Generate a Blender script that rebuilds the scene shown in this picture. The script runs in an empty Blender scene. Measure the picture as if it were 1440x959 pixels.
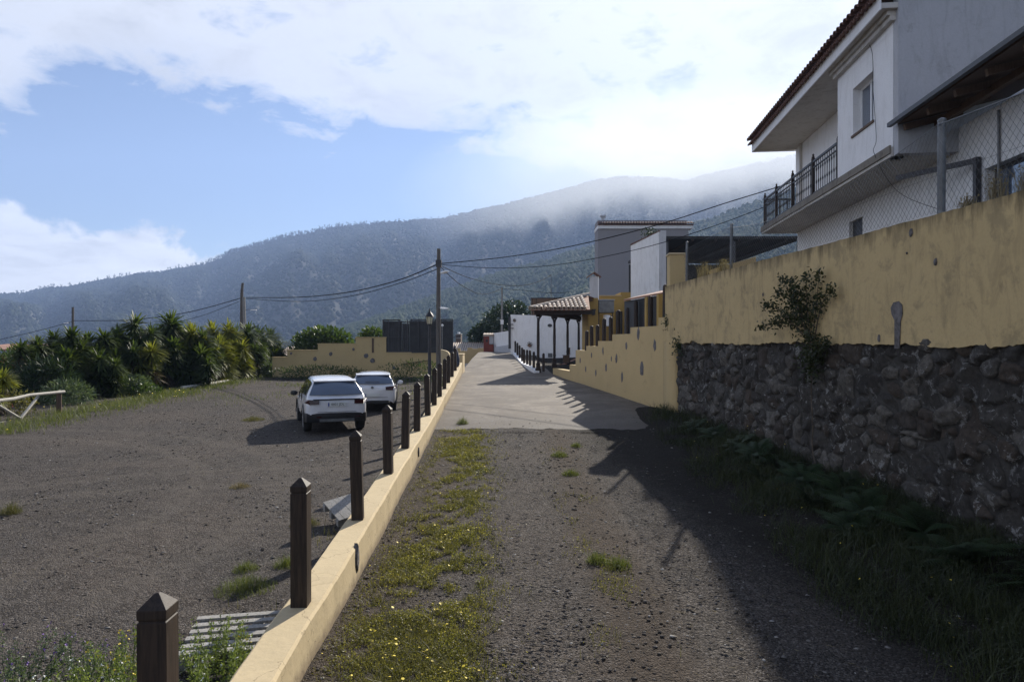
import bpy, math, random
import numpy as np
from mathutils import Vector, Matrix
random.seed(7); rng=np.random.default_rng(7)
S=bpy.context.scene; COL=S.collection
CAMZ=2.3; F=960.0
def P(px,py,d): return ((px-720)/F*d, d, CAMZ-(py-479.5)/F*d)
def PX(px,d): return (px-720)/F*d
def PZ(py,d): return CAMZ-(py-479.5)/F*d
def R(a): return math.radians(a)
# ------------------------------------------------------------ materials
def newmat(name):
    m=bpy.data.materials.new(name); m.use_nodes=True
    nt=m.node_tree; b=nt.nodes['Principled BSDF']; return m,nt,b
def N(nt,t,**k):
    n=nt.nodes.new(t)
    for a,v in k.items(): setattr(n,a,v)
    return n
def L(nt,a,b): nt.links.new(a,b)
def noise(nt,vec,scale,detail=4,rough=.55,dist=0):
    n=N(nt,'ShaderNodeTexNoise'); n.inputs['Scale'].default_value=scale; n.inputs['Detail'].default_value=detail
    n.inputs['Roughness'].default_value=rough; n.inputs['Distortion'].default_value=dist
    if vec is not None: L(nt,vec,n.inputs['Vector'])
    return n.outputs['Fac']
def ramp(nt,fac,stops):
    r=N(nt,'ShaderNodeValToRGB'); e=r.color_ramp.elements
    while len(e)<len(stops): e.new(.5)
    for i,(p,c) in enumerate(stops):
        e[i].position=p
        if isinstance(c,(int,float)): c=(c,c,c)
        e[i].color=(*c,1)
    L(nt,fac,r.inputs[0]); return r.outputs[0]
def mix(nt,fac,a,b,mode='MIX'):
    m=N(nt,'ShaderNodeMix',data_type='RGBA',blend_type=mode)
    for sock,v in ((m.inputs[0],fac),(m.inputs[6],a),(m.inputs[7],b)):
        if isinstance(v,bpy.types.NodeSocket): L(nt,v,sock)
        elif isinstance(v,(int,float)): sock.default_value=v if sock==m.inputs[0] else (v,v,v,1)
        else: sock.default_value=(*v,1)
    return m.outputs[2]
def math_(nt,op,a,b=None,c=None,clamp=False):
    m=N(nt,'ShaderNodeMath',operation=op); m.use_clamp=clamp
    for i,v in enumerate((a,b,c)):
        if v is None: continue
        if isinstance(v,bpy.types.NodeSocket): L(nt,v,m.inputs[i])
        else: m.inputs[i].default_value=v
    return m.outputs[0]
def bump(nt,b,h,strength,dist):
    n=N(nt,'ShaderNodeBump'); n.inputs['Strength'].default_value=strength; n.inputs['Distance'].default_value=dist
    L(nt,h,n.inputs['Height']); L(nt,n.outputs[0],b.inputs['Normal'])
def objvec(nt,scale=None):
    t=N(nt,'ShaderNodeTexCoord').outputs['Object']
    if scale:
        m=N(nt,'ShaderNodeMapping'); m.inputs['Scale'].default_value=scale; L(nt,t,m.inputs[0]); return m.outputs[0]
    return t
def simple(name,col,rough=.6,metal=0,var=.25,scale=6,bmp=.15,bdist=.01,spec=.5):
    m,nt,b=newmat(name); v=objvec(nt)
    f=noise(nt,v,scale,5)
    c=ramp(nt,f,[(.3,tuple(x*(1-var) for x in col)),(.7,tuple(min(1,x*(1+var)) for x in col))])
    L(nt,c,b.inputs['Base Color']); b.inputs['Roughness'].default_value=rough; b.inputs['Metallic'].default_value=metal
    b.inputs['Specular IOR Level'].default_value=spec
    if bmp: bump(nt,b,noise(nt,v,scale*6,4),bmp,bdist)
    return m
def stained(name,col,dirt,amt=.5,streak=True,rough=.85,edge=None,ez=None,base=False):
    """painted render with vertical grime streaks and blotches"""
    m,nt,b=newmat(name); v=objvec(nt)
    f1=noise(nt,v,1.3,6,.6); f2=noise(nt,objvec(nt,(2.2,2.2,.55)),1.9,8,.72,.7); f3=noise(nt,v,25,3)
    c=mix(nt,ramp(nt,f1,[(.35,0),(.75,amt*.8)]),col,tuple(x*.78 for x in col))
    if streak: c=mix(nt,ramp(nt,f2,[(.5,0),(.72,amt)]),c,dirt)
    f4=noise(nt,v,3.1,8,.7,.6)
    c=mix(nt,ramp(nt,f4,[(.6,0),(.7,amt*.9)]),c,dirt)
    c=mix(nt,ramp(nt,f3,[(.3,.12),(.6,0)]),c,tuple(x*.5 for x in col))
    if base:   # soil splashed on the foot of the wall, worn upper edge
        sp=N(nt,'ShaderNodeSeparateXYZ'); L(nt,v,sp.inputs[0]); hz=math_(nt,'SUBTRACT',sp.outputs[2],math_(nt,'SUBTRACT',math_(nt,'MULTIPLY',math_(nt,'MAXIMUM',math_(nt,'SUBTRACT',sp.outputs[1],8),0),.032),.06))
        k=math_(nt,'ADD',hz,math_(nt,'MULTIPLY',math_(nt,'SUBTRACT',noise(nt,v,7,7,.75),.5),.22)); c=mix(nt,ramp(nt,k,[(.0,.85),(.10,.0)]),c,(.20,.155,.105))
        cr=N(nt,'ShaderNodeTexVoronoi',feature='DISTANCE_TO_EDGE'); cr.inputs['Scale'].default_value=1.1; nn=N(nt,'ShaderNodeTexNoise'); nn.inputs['Scale'].default_value=4; nn.inputs['Detail'].default_value=6; L(nt,v,nn.inputs['Vector']); wv=N(nt,'ShaderNodeVectorMath',operation='MULTIPLY_ADD'); L(nt,nn.outputs['Color'],wv.inputs[0]); wv.inputs[1].default_value=(.5,.5,.5); L(nt,v,wv.inputs[2]); L(nt,wv.outputs[0],cr.inputs['Vector'])
        c=mix(nt,math_(nt,'MULTIPLY',math_(nt,'LESS_THAN',cr.outputs['Distance'],.004),.5),c,(.16,.12,.075))
    if ez is not None:   # algae and soot that gather along the top edge, running down in tongues
        sp=N(nt,'ShaderNodeSeparateXYZ'); L(nt,v,sp.inputs[0]); k=math_(nt,'ADD',math_(nt,'SUBTRACT',sp.outputs[2],ez),math_(nt,'MULTIPLY',math_(nt,'SUBTRACT',noise(nt,objvec(nt,(3,3,.6)),1.7,7,.7),.5),1.1))
        c=mix(nt,ramp(nt,k,[(-.05,0),(.3,.9)]),c,(.085,.066,.036))
        c=mix(nt,ramp(nt,noise(nt,v,2.3,9,.75,.3),[(.52,0),(.62,.55)]),c,(.24,.19,.11))
    L(nt,c,b.inputs['Base Color']); b.inputs['Roughness'].default_value=rough; b.inputs['Specular IOR Level'].default_value=.25
    h=math_(nt,'ADD',noise(nt,v,9,4),math_(nt,'MULTIPLY',f3,.5)); bump(nt,b,h,.35,.012)
    return m
def leafmat(name,c1,c2,trans=.35,scale=1.2,rough=.5):
    m,nt,b=newmat(name)
    g=N(nt,'ShaderNodeNewGeometry'); v=objvec(nt)
    f=noise(nt,v,scale,3); r=g.outputs['Random Per Island']
    k=math_(nt,'ADD',math_(nt,'MULTIPLY',f,.6),math_(nt,'MULTIPLY',r,.45))
    c=ramp(nt,k,[(.25,c1),(.8,c2)])
    L(nt,c,b.inputs['Base Color']); b.inputs['Roughness'].default_value=rough; b.inputs['Specular IOR Level'].default_value=.35
    if trans:
        t=N(nt,'ShaderNodeBsdfTranslucent'); L(nt,mix(nt,1.0,c,(1.25,1.25,.6),'MULTIPLY'),t.inputs[0])
        ms=N(nt,'ShaderNodeMixShader'); ms.inputs[0].default_value=trans
        L(nt,b.outputs[0],ms.inputs[1]); L(nt,t.outputs[0],ms.inputs[2])
        L(nt,ms.outputs[0],nt.nodes['Material Output'].inputs[0])
    return m
M={}
YEL=(.53,.40,.205)
M['yellow']=stained('yellow_render',YEL,(.24,.18,.10),.5,streak=False)
M['yellow_top']=stained('weathered_yellow_render',YEL,(.20,.15,.085),.5,ez=3.66)
M['kerb']=stained('worn_kerb_paint',(.52,.42,.26),(.26,.20,.12),.55,streak=False,base=True)
M['yellow_curb']=stained('yellow_curb_paint',(.52,.42,.26),(.26,.20,.12),.55,streak=False)
M['yellow_house']=stained('ochre_render',(.42,.28,.09),(.25,.16,.06),.4)
M['white']=stained('white_render',(.80,.80,.80),(.42,.41,.38),.5)
M['white_clean']=stained('white_render_clean',(.82,.82,.83),(.5,.49,.47),.35)
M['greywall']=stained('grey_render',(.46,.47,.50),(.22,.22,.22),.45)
M['greyhouse']=stained('warm_grey_render',(.27,.26,.27),(.2,.2,.2),.15)
M['concrete']=stained('concrete',(.33,.32,.30),(.16,.15,.14),.5)
M['roadconc']=None
M['soffit']=stained('soffit_concrete',(.55,.53,.50),(.25,.22,.19),.6)
M['mossedge']=stained('moss_stained_concrete',(.22,.20,.17),(.07,.06,.045),.8)
M['darkwood']=None
M['metal_dark']=simple('dark_painted_metal',(.035,.035,.04),.5,.2,bmp=0)
M['galv']=simple('galvanised_steel',(.15,.155,.16),.45,.7,bmp=.1)
M['black']=simple('black_plastic',(.012,.012,.014),.5,bmp=0)
M['cable']=simple('black_cable',(.012,.012,.013),.9,bmp=0,spec=.05)
M['rubber']=simple('tyre_rubber',(.02,.02,.021),.85,bmp=0)
M['rim']=simple('alloy_rim',(.35,.35,.36),.35,.8,bmp=0)
M['whitemetal']=simple('white_plastic',(.75,.75,.76),.4,bmp=0,var=.05)
M['redpaint']=stained('red_paint',(.22,.06,.045),(.12,.05,.04),.4)
M['blackpanel']=simple('dark_corrugated_sheet',(.022,.023,.026),.6,var=.4,scale=2)
M['carport']=simple('weathered_dark_sheet',(.022,.021,.021),.8,var=.5,scale=3)
M['bluecloth']=simple('dark_blue_cloth',(.02,.03,.06),.7,var=.4,scale=20)
def woodmat(name,c1,c2,rough=.6):
    m,nt,b=newmat(name); f=noise(nt,objvec(nt,(18,18,1.3)),3,6,.65,.4); f2=noise(nt,objvec(nt),2.5,4)
    c=ramp(nt,f,[(.3,c1),(.72,c2)]); c=mix(nt,ramp(nt,f2,[(.35,0),(.8,.45)]),c,c1)
    L(nt,c,b.inputs['Base Color']); b.inputs['Roughness'].default_value=rough; b.inputs['Specular IOR Level'].default_value=.3
    bump(nt,b,f,.5,.006); return m
M['darkwood']=woodmat('dark_stained_wood',(.009,.0065,.0055),(.06,.04,.029))
M['greywood']=woodmat('weathered_grey_wood',(.15,.145,.135),(.40,.385,.36),.8)
M['palewood']=woodmat('bleached_log',(.3,.28,.24),(.58,.55,.49),.8)
M['brownwood']=woodmat('brown_timber',(.07,.045,.03),(.17,.11,.075),.7)
M['polewood']=woodmat('weathered_pole',(.07,.062,.055),(.17,.155,.14),.8)
M['bark']=simple('bark',(.10,.08,.06),.9,var=.5,scale=9,bmp=.8,bdist=.03)
def tilemat(name,c1,c2):
    m,nt,b=newmat(name); f=noise(nt,objvec(nt),2.2,6,.7); f2=noise(nt,objvec(nt),14,4)
    c=ramp(nt,f,[(.3,c1),(.7,c2)]); c=mix(nt,ramp(nt,f2,[(.5,0),(.75,.5)]),c,(.12,.10,.09))
    L(nt,c,b.inputs['Base Color']); b.inputs['Roughness'].default_value=.85; bump(nt,b,f2,.4,.01); return m
M['tile']=tilemat('terracotta_tile',(.20,.095,.06),(.36,.20,.14))
M['tiledark']=tilemat('old_terracotta_tile',(.10,.045,.035),(.20,.11,.08))
M['tilepale']=tilemat('pale_terracotta_tile',(.36,.28,.22),(.58,.50,.42))
def glassmat():
    m,nt,b=newmat('window_glass'); b.inputs['Base Color'].default_value=(.06,.085,.13,1); b.inputs['Roughness'].default_value=.05; b.inputs['Coat Weight'].default_value=1  # blue in the base colour paints in the reflected sky
    b.inputs['Specular IOR Level'].default_value=.9; bump(nt,b,noise(nt,objvec(nt),1.5,2),.05,.02); return m
M['glass']=glassmat()
def lampglass():
    m,nt,b=newmat('lantern_glass'); b.inputs['Base Color'].default_value=(.62,.56,.38,1); b.inputs['Roughness'].default_value=.35
    b.inputs['Transmission Weight'].default_value=.55; return m
M['lampglass']=lampglass()
def carpaint():
    m,nt,b=newmat('white_car_paint'); b.inputs['Base Color'].default_value=(.66,.67,.69,1); b.inputs['Roughness'].default_value=.25
    b.inputs['Coat Weight'].default_value=.6; b.inputs['Coat Roughness'].default_value=.05
    f=noise(nt,objvec(nt),3,4); L(nt,ramp(nt,f,[(.3,(.6,.6,.62)),(.7,(.7,.71,.73))]),b.inputs['Base Color']); return m
M['paint']=carpaint()
M['taillight']=simple('tail_light_red',(.035,.006,.007),.15,bmp=0)
M['plate']=simple('plate_white',(.6,.62,.6),.5,var=.05,bmp=0)
M['plateblue']=simple('plate_blue',(.02,.05,.28),.5,var=.05,bmp=0)
M['yucca']=leafmat('yucca_leaf',(.024,.045,.013),(.10,.135,.036),.45)
M['yuccay']=leafmat('yellow_green_yucca_leaf',(.085,.11,.018),(.27,.27,.05),.5)
M['yuccadead']=leafmat('dead_yucca_leaf',(.06,.045,.025),(.16,.12,.07),.15)
M['foliage']=leafmat('green_foliage',(.025,.05,.014),(.08,.12,.035),.4,1.5)
M['foliaged']=leafmat('dark_foliage',(.012,.025,.010),(.035,.06,.022),.2,1.5)
M['silver']=leafmat('silver_green_leaf',(.05,.08,.045),(.13,.17,.10),.3,2)
M['fern']=leafmat('fern_frond',(.014,.030,.012),(.036,.062,.024),.25,2)
M['grass']=leafmat('dry_green_grass',(.055,.062,.022),(.17,.155,.065),.35,1.2,.6)
M['herb']=leafmat('herb_leaf',(.07,.11,.035),(.20,.24,.085),.5,3)
M['mossy']=leafmat('low_ground_cover_leaf',(.09,.105,.025),(.30,.27,.07),.45,1.5)
M['vergeleaf']=leafmat('shaded_verge_leaf',(.014,.024,.009),(.06,.07,.03),.25,1.0)
M['grassg']=leafmat('fresh_green_grass',(.055,.08,.022),(.15,.165,.06),.38,1.2,.6)
M['straw']=leafmat('dry_straw',(.13,.10,.06),(.33,.28,.18),.2,1.2,.8)
M['flower']=simple('yellow_petal',(.75,.58,.03),.6,bmp=0,var=.1)
M['flowerw']=simple('white_petal',(.75,.75,.68),.6,bmp=0,var=.1)
M['violet']=simple('violet_petal',(.14,.06,.30),.6,bmp=0,var=.3)
def forestmat(name,c1,c2,sc):
    m,nt,b=newmat(name); g=N(nt,'ShaderNodeNewGeometry'); v=objvec(nt)
    k=math_(nt,'ADD',math_(nt,'MULTIPLY',noise(nt,v,sc,4),.85),math_(nt,'MULTIPLY',g.outputs['Random Per Island'],.22))
    L(nt,ramp(nt,k,[(.25,c1),(.85,c2)]),b.inputs['Base Color']); b.inputs['Roughness'].default_value=.9; b.inputs['Specular IOR Level'].default_value=.1
    return m
M['forest']=forestmat('pine_forest',(.012,.020,.012),(.030,.042,.022),.006)
M['forest2']=forestmat('green_woodland',(.018,.034,.014),(.055,.075,.03),.01)
M['hill']=simple('hillside_soil',(.022,.026,.018),.95,var=.4,scale=.02,bmp=0)
# ------------------------------------------------------------ mesh helpers
def mesh_np(name,V,faces,mat,parent=None,origin=(0,0,0),smooth=False):
    """V (n,3); faces: array (m,k) or list of arrays"""
    V=np.asarray(V,dtype=np.float32)-np.asarray(origin,dtype=np.float32)
    fl=faces if isinstance(faces,list) else [faces]
    fl=[np.asarray(f,dtype=np.int32) for f in fl if len(f)]
    me=bpy.data.meshes.new(name); me.vertices.add(len(V)); me.vertices.foreach_set('co',V.ravel())
    loops=np.concatenate([f.ravel() for f in fl]); tot=np.concatenate([np.full(len(f),f.shape[1],dtype=np.int32) for f in fl])
    st=np.concatenate([[0],np.cumsum(tot)[:-1]]).astype(np.int32)
    me.loops.add(len(loops)); me.loops.foreach_set('vertex_index',loops)
    me.polygons.add(len(tot)); me.polygons.foreach_set('loop_start',st); me.polygons.foreach_set('loop_total',tot)
    if smooth: me.polygons.foreach_set('use_smooth',np.ones(len(tot),dtype=bool))
    me.update(calc_edges=True); me.validate()
    o=bpy.data.objects.new(name,me); COL.objects.link(o)
    if mat: me.materials.append(mat)
    if parent: o.parent=parent
    else: o.location=origin
    return o
class MB:
    def __init__(s): s.v=[]; s.f=[]
    def add(s,vs,fs):
        n=len(s.v); s.v+= [tuple(v) for v in vs]; s.f+=[tuple(i+n for i in f) for f in fs]; return s
    def box(s,c,d,rz=0,taper=1,mat=None,bev=0):
        hx,hy,hz=d[0]/2,d[1]/2,d[2]/2; vs=[]
        for z,t in ((-hz,1),(hz,taper)):
            for x,y in ((-hx,-hy),(hx,-hy),(hx,hy),(-hx,hy)): vs.append(Vector((x*t,y*t,z)))
        if mat is not None: vs=[mat@v for v in vs]
        if rz: Rm=Matrix.Rotation(rz,3,'Z'); vs=[Rm@v for v in vs]
        vs=[v+Vector(c) for v in vs]
        return s.add(vs,[(3,2,1,0),(4,5,6,7),(0,1,5,4),(1,2,6,5),(2,3,7,6),(3,0,4,7)])
    def beam(s,a,b,w,h,up=(0,0,1)):
        a=Vector(a); b=Vector(b); d=(b-a).normalized(); u=Vector(up); r=d.cross(u)
        if r.length<1e-4: r=d.cross(Vector((1,0,0)))
        r.normalize(); u=r.cross(d); vs=[]
        for p in (a,b):
            for i,j in ((-1,-1),(1,-1),(1,1),(-1,1)): vs.append(p+r*w/2*i+u*h/2*j)
        return s.add(vs,[(3,2,1,0),(4,5,6,7),(0,1,5,4),(1,2,6,5),(2,3,7,6),(3,0,4,7)])
    def tube(s,pts,r,n=8,cap=True):
        pts=[Vector(p) for p in pts]; rs=r if isinstance(r,(list,tuple)) else [r]*len(pts); vs=[]; fs=[]
        ref=Vector((0,0,1)) if abs((pts[-1]-pts[0]).normalized().z)<.9 else Vector((1,0,0))
        for i,p in enumerate(pts):
            d=(pts[min(i+1,len(pts)-1)]-pts[max(i-1,0)]).normalized(); a=d.cross(ref).normalized(); b=d.cross(a)
            for k in range(n):
                t=2*math.pi*k/n; vs.append(p+(a*math.cos(t)+b*math.sin(t))*rs[i])
        for i in range(len(pts)-1):
            for k in range(n): fs.append((i*n+k,i*n+(k+1)%n,(i+1)*n+(k+1)%n,(i+1)*n+k))
        if cap: fs.append(tuple(range(n))[::-1]); fs.append(tuple((len(pts)-1)*n+k for k in range(n)))
        return s.add(vs,fs)
    def lathe(s,c,prof,n=16,sx=1,sy=1):
        vs=[];fs=[]
        for r,z in prof:
            for k in range(n):
                t=2*math.pi*k/n; vs.append((c[0]+r*math.cos(t)*sx,c[1]+r*math.sin(t)*sy,c[2]+z))
        m=len(prof)
        for i in range(m-1):
            for k in range(n): fs.append((i*n+k,i*n+(k+1)%n,(i+1)*n+(k+1)%n,(i+1)*n+k))
        fs.append(tuple(range(n))[::-1]); fs.append(tuple((m-1)*n+k for k in range(n)))
        return s.add(vs,fs)
    def prism(s,poly,a,b):
        """poly: list of 3D pts on plane offset a; extruded by vector (b)"""
        n=len(poly); A=[Vector(p)+Vector(a) for p in poly]; B=[p+Vector(b) for p in A]
        return s.add(A+B,[tuple(range(n))[::-1],tuple(range(n,2*n))]+[(i,(i+1)%n,n+(i+1)%n,n+i) for i in range(n)])
    def build(s,name,mat,parent=None,origin=(0,0,0),bevel=0,smooth=False,local=False):
        me=bpy.data.meshes.new(name); o_=Vector(origin) if not local else Vector((0,0,0))
        me.from_pydata([tuple(Vector(v)-o_) for v in s.v],[],s.f); me.validate()
        import bmesh
        bm=bmesh.new(); bm.from_mesh(me); bmesh.ops.recalc_face_normals(bm,faces=bm.faces)
        if bevel: bmesh.ops.bevel(bm,geom=[e for e in bm.edges if len(e.link_faces)==2 and e.calc_face_angle(0)>.5],offset=bevel,segments=2,affect='EDGES',profile=.6)
        bm.to_mesh(me); bm.free()
        if smooth:
            for p in me.polygons: p.use_smooth=True
            me.set_sharp_from_angle(angle=R(40))
        if mat: me.materials.append(mat)
        o=bpy.data.objects.new(name,me); COL.objects.link(o)
        if parent: o.parent=parent
        else: o.location=origin if not local else (0,0,0)
        return o
def tag(o,label=None,cat=None,group=None,kind=None):
    for k,v in (('label',label),('category',cat),('group',group),('kind',kind)):
        if v: o[k]=v
    return o
def thing(name,label,cat,loc=(0,0,0),rz=0,group=None):
    o=bpy.data.objects.new(name,None); COL.objects.link(o); o.location=loc; o.rotation_euler=(0,0,rz); o.empty_display_size=.2
    return tag(o,label,cat,group)
def copy_tree(o,parent=None):
    c=o.copy(); COL.objects.link(c); c.parent=parent
    for ch in list(o.children): copy_tree(ch,c)
    return c
# ------------------------------------------------------------ noise
def hsh(i,j,s):
    n=(i*374761393+j*668265263+s*1442695041)&0xffffffff; n=((n^(n>>13))*1274126177)&0xffffffff
    return ((n^(n>>16))&0xffff)/65535.0
def vn(x,y,s=0):
    x=np.asarray(x,float); y=np.asarray(y,float); i=np.floor(x).astype(np.int64); j=np.floor(y).astype(np.int64)
    u=x-i; v=y-j; u=u*u*(3-2*u); v=v*v*(3-2*v)
    return (hsh(i,j,s)*(1-u)+hsh(i+1,j,s)*u)*(1-v)+(hsh(i,j+1,s)*(1-u)+hsh(i+1,j+1,s)*u)*v
def fbm(x,y,s=0,o=4):
    t=0;a=.5
    for k in range(o): t=t+a*(vn(x*2**k,y*2**k,s+k*17)-.5); a*=.55
    return t
def leaves(pts,dirs,ln,wd,rg=rng,fold=.0):
    """diamond leaves; returns V,F(quads)"""
    n=len(pts); d=dirs/np.linalg.norm(dirs,axis=1)[:,None]
    r=rg.normal(size=(n,3)); s=np.cross(d,r); s/=np.linalg.norm(s,axis=1)[:,None]+1e-9
    ln=np.broadcast_to(ln,(n,))[:,None]; wd=np.broadcast_to(wd,(n,))[:,None]
    a=pts; b=pts+d*ln*.45+s*wd*.5; c=pts+d*ln; e=pts+d*ln*.45-s*wd*.5
    V=np.stack([a,b,c,e],1).reshape(-1,3); Fq=np.arange(4*n).reshape(n,4); return V,Fq
def blades(pts,h,w,lean=.4,rg=rng):
    """curved two-segment grass blades"""
    n=len(pts); t=rg.uniform(0,2*np.pi,n); h=np.broadcast_to(h,(n,)); w=np.broadcast_to(w,(n,))
    s=np.stack([np.cos(t),np.sin(t),0*t],1)*w[:,None]*.5; t2=rg.uniform(0,2*np.pi,n); le=np.abs(rg.normal(0,lean,n))*h
    d=np.stack([np.cos(t2),np.sin(t2),0*t2],1)*le[:,None]; up=np.zeros((n,3)); up[:,2]=h
    m=pts+d*.3+up*.6
    V=np.stack([pts-s,pts+s,m+s*.7,m-s*.7,pts+d+up],1).reshape(-1,3); i=np.arange(n)[:,None]*5
    return V,[i+np.array([[0,1,2,3]]),i+np.array([[3,2,4]])]
def cat(parts):
    """merge list of (V,F or [F..])"""
    Vs=[];Q=[];T=[];n=0
    for V,Fs in parts:
        for f in (Fs if isinstance(Fs,list) else [Fs]): (Q if f.shape[1]==4 else T).append(f+n)
        Vs.append(V); n+=len(V)
    return np.concatenate(Vs),[np.concatenate(x) for x in (Q,T) if x]
# ------------------------------------------------------------ layout functions
RY=[-20,8,14,19.4,24,28,31,38,44,52,64,76,100,140]; RZ=[-.1,-.08,.10,.27,.40,.51,.58,.88,1.17,1.42,1.3,.3,-4,-12]
def zroad(y): return np.interp(y,RY,RZ)
def zlot(x,y):
    z=-.45+.018*np.maximum(0,np.asarray(y,float)-20); return np.where(np.asarray(y)>46,z-.16*(np.asarray(y)-46),z)
def xcurb(y): return -1.47-.033*np.minimum(y,34)           # curb centre line
WY=[-20,0,19.4,33.4,44,64,140]; WX=[7.434,5.92,4.45,2.0,1.5,2.0,5]
def xwall(y): return np.interp(y,WY,WX)                    # right-hand wall line (road face)
def zcurb(y): return np.interp(y,[-6,3,12,16.5,22,26,29,31,34],[-.02,.17,.42,.52,.72,.84,.98,1.12,1.3])
def zright(x,y):
    w=xwall(y); d=np.maximum(0,x-w); near=np.interp(y,[-20,19,21,27,31,45,70],[3.1,3.1,1.9,1.1,.62,1.1,1.3])
    return near+np.where(np.asarray(y)>60,-.12*(np.asarray(y)-60),0)+.06*np.maximum(0,d-1)
def zverge(x,y):
    """road side ground between kerb and wall, with a low earth bank along the wall"""
    w=xwall(y); z=zroad(y); k=np.clip(1-(w-x)/1.7,0,1)
    return z+np.clip((21-np.asarray(y))/3.5,0,1)*.22*k*k*(1+.8*fbm(x*2,y*1.5,5))
# ------------------------------------------------------------ ground sheet
def ground():
    ys=np.concatenate([np.arange(-12,0,1.0),np.arange(0,16,.14),np.arange(16,34,.35),np.arange(34,64,1.2),np.arange(64,140,4)])
    left=-np.concatenate([[.02,.1],np.arange(.25,5,.14),np.arange(5,14,.35),np.arange(14,30,1.0),np.arange(30,110,6)])[::-1]
    mid=np.concatenate([np.linspace(0,1,46)])
    right=np.concatenate([[.02],np.arange(.5,10,1.2),np.arange(10,120,8)])
    V=[];nl,nm,nr=len(left),len(mid),len(right)
    for y in ys:
        c=xcurb(y); w=xwall(y)+.12
        x=c+left; z=zlot(x,y)-np.maximum(0,-x-20)*.20-np.where(y<44,0,0)
        if y>34:  # lot and road fuse behind the lot wall
            k=np.clip((y-46)/6,0,1)
        z=z+.05*fbm(x*.9,y*.9,1)+.025*fbm(x*4,y*4,2)*(y<18)
        V.append(np.stack([x,np.full_like(x,y),z],1))
        x=c+.02+(w-.02-c-.02)*mid; z=zverge(x,np.full_like(x,y))
        z=z+(.03*fbm(x*1.3,x*0+y*.8,3)+.02*fbm(x*5,x*0+y*5,4))*(1 if y<16.4 else 0) - (.012 if y>17 else 0)
        if y<16: # wheel ruts
            z=z-.03*np.exp(-((x-.15)/.35)**2)-.03*np.exp(-((x-1.75)/.35)**2)
        V.append(np.stack([x,np.full_like(x,y),z],1))
        x=w+right; V.append(np.stack([x,np.full_like(x,y),zright(x,np.full_like(x,y))+.1*fbm(x*.5,x*0+y*.5,6)],1))
    V=np.concatenate(V); W=nl+nm+nr; H=len(ys); i,j=np.meshgrid(np.arange(H-1),np.arange(W-1),indexing='ij'); a=(i*W+j).ravel()
    Fq=np.stack([a,a+1,a+W+1,a+W],1)
    m,nt,b=newmat('volcanic_gravel_ground'); v=objvec(nt)
    n1=noise(nt,v,.35,5,.6,.3); n2=noise(nt,v,2.3,6,.65); n3=noise(nt,v,14,6,.7); 
    vo=N(nt,'ShaderNodeTexVoronoi'); vo.inputs['Scale'].default_value=70; L(nt,v,vo.inputs['Vector'])
    vo2=N(nt,'ShaderNodeTexVoronoi'); vo2.inputs['Scale'].default_value=28; L(nt,v,vo2.inputs['Vector'])
    c=ramp(nt,n2,[(.3,(.049,.042,.0375)),(.7,(.100,.088,.078))])
    c=mix(nt,ramp(nt,n1,[(.42,0),(.6,.8)]),c,(.115,.094,.078))       # brown earth patches
    c=mix(nt,ramp(nt,n3,[(.52,0),(.66,.6)]),c,(.11,.10,.088))           # pale grit
    vc=N(nt,'ShaderNodeSeparateColor'); L(nt,vo.outputs['Color'],vc.inputs[0])
    c=mix(nt,ramp(nt,vc.outputs[0],[(.0,.0),(.6,0),(.8,.6),(1,.9)]),c,(.20,.18,.165))
    c=mix(nt,ramp(nt,vc.outputs[1],[(.7,0),(.85,.85)]),c,(.02,.018,.018))
    sq=N(nt,'ShaderNodeSeparateXYZ'); L(nt,v,sq.inputs[0])
    bx=math_(nt,'ABSOLUTE',math_(nt,'SUBTRACT',math_(nt,'ADD',sq.outputs[0],math_(nt,'MULTIPLY',n2,.8)),1.45))
    c=mix(nt,ramp(nt,bx,[(.15,.7),(.55,0)]),c,(.072,.053,.038))     # rusty brown crown of the track
    for cx_,cy_,rr in ((-4.0,6.0,7.2),(-4.0,6.0,8.7),(-15,10,9.5),(-15,10,11.0)):   # bands packed by turning tyres
        dx_=math_(nt,'SUBTRACT',sq.outputs[0],cx_); dy_=math_(nt,'SUBTRACT',sq.outputs[1],cy_); rd=math_(nt,'SQRT',math_(nt,'ADD',math_(nt,'MULTIPLY',dx_,dx_),math_(nt,'MULTIPLY',dy_,dy_)))
        k_=math_(nt,'ABSOLUTE',math_(nt,'SUBTRACT',math_(nt,'ADD',rd,math_(nt,'MULTIPLY',n1,.8)),rr+.4)); k_=math_(nt,'MULTIPLY',ramp(nt,k_,[(.12,.4),(.34,0)]),math_(nt,'LESS_THAN',sq.outputs[0],-1.9))
        c=mix(nt,k_,c,(.135,.118,.102))
    bl=math_(nt,'ABSOLUTE',math_(nt,'SUBTRACT',math_(nt,'ADD',sq.outputs[0],math_(nt,'MULTIPLY',n2,.7)),-.85))
    c=mix(nt,ramp(nt,bl,[(.2,.6),(.6,0)]),c,(.095,.075,.058))       # dry earth beside the kerb
    c=mix(nt,ramp(nt,noise(nt,v,5.5,8,.8),[(.40,.5),(.50,0)]),c,(.026,.022,.020))
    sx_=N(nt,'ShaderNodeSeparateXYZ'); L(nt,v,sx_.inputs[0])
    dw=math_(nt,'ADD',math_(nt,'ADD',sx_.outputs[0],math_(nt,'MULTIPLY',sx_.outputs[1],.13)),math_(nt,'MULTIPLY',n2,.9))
    c=mix(nt,ramp(nt,math_(nt,'SUBTRACT',dw,3.6),[(0,0),(.8,.85)]),c,(.017,.015,.012))   # ground colour darkened towards the wall, painting in deeper shade
    L(nt,c,b.inputs['Base Color']); b.inputs['Roughness'].default_value=.95; b.inputs['Specular IOR Level'].default_value=.15
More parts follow.
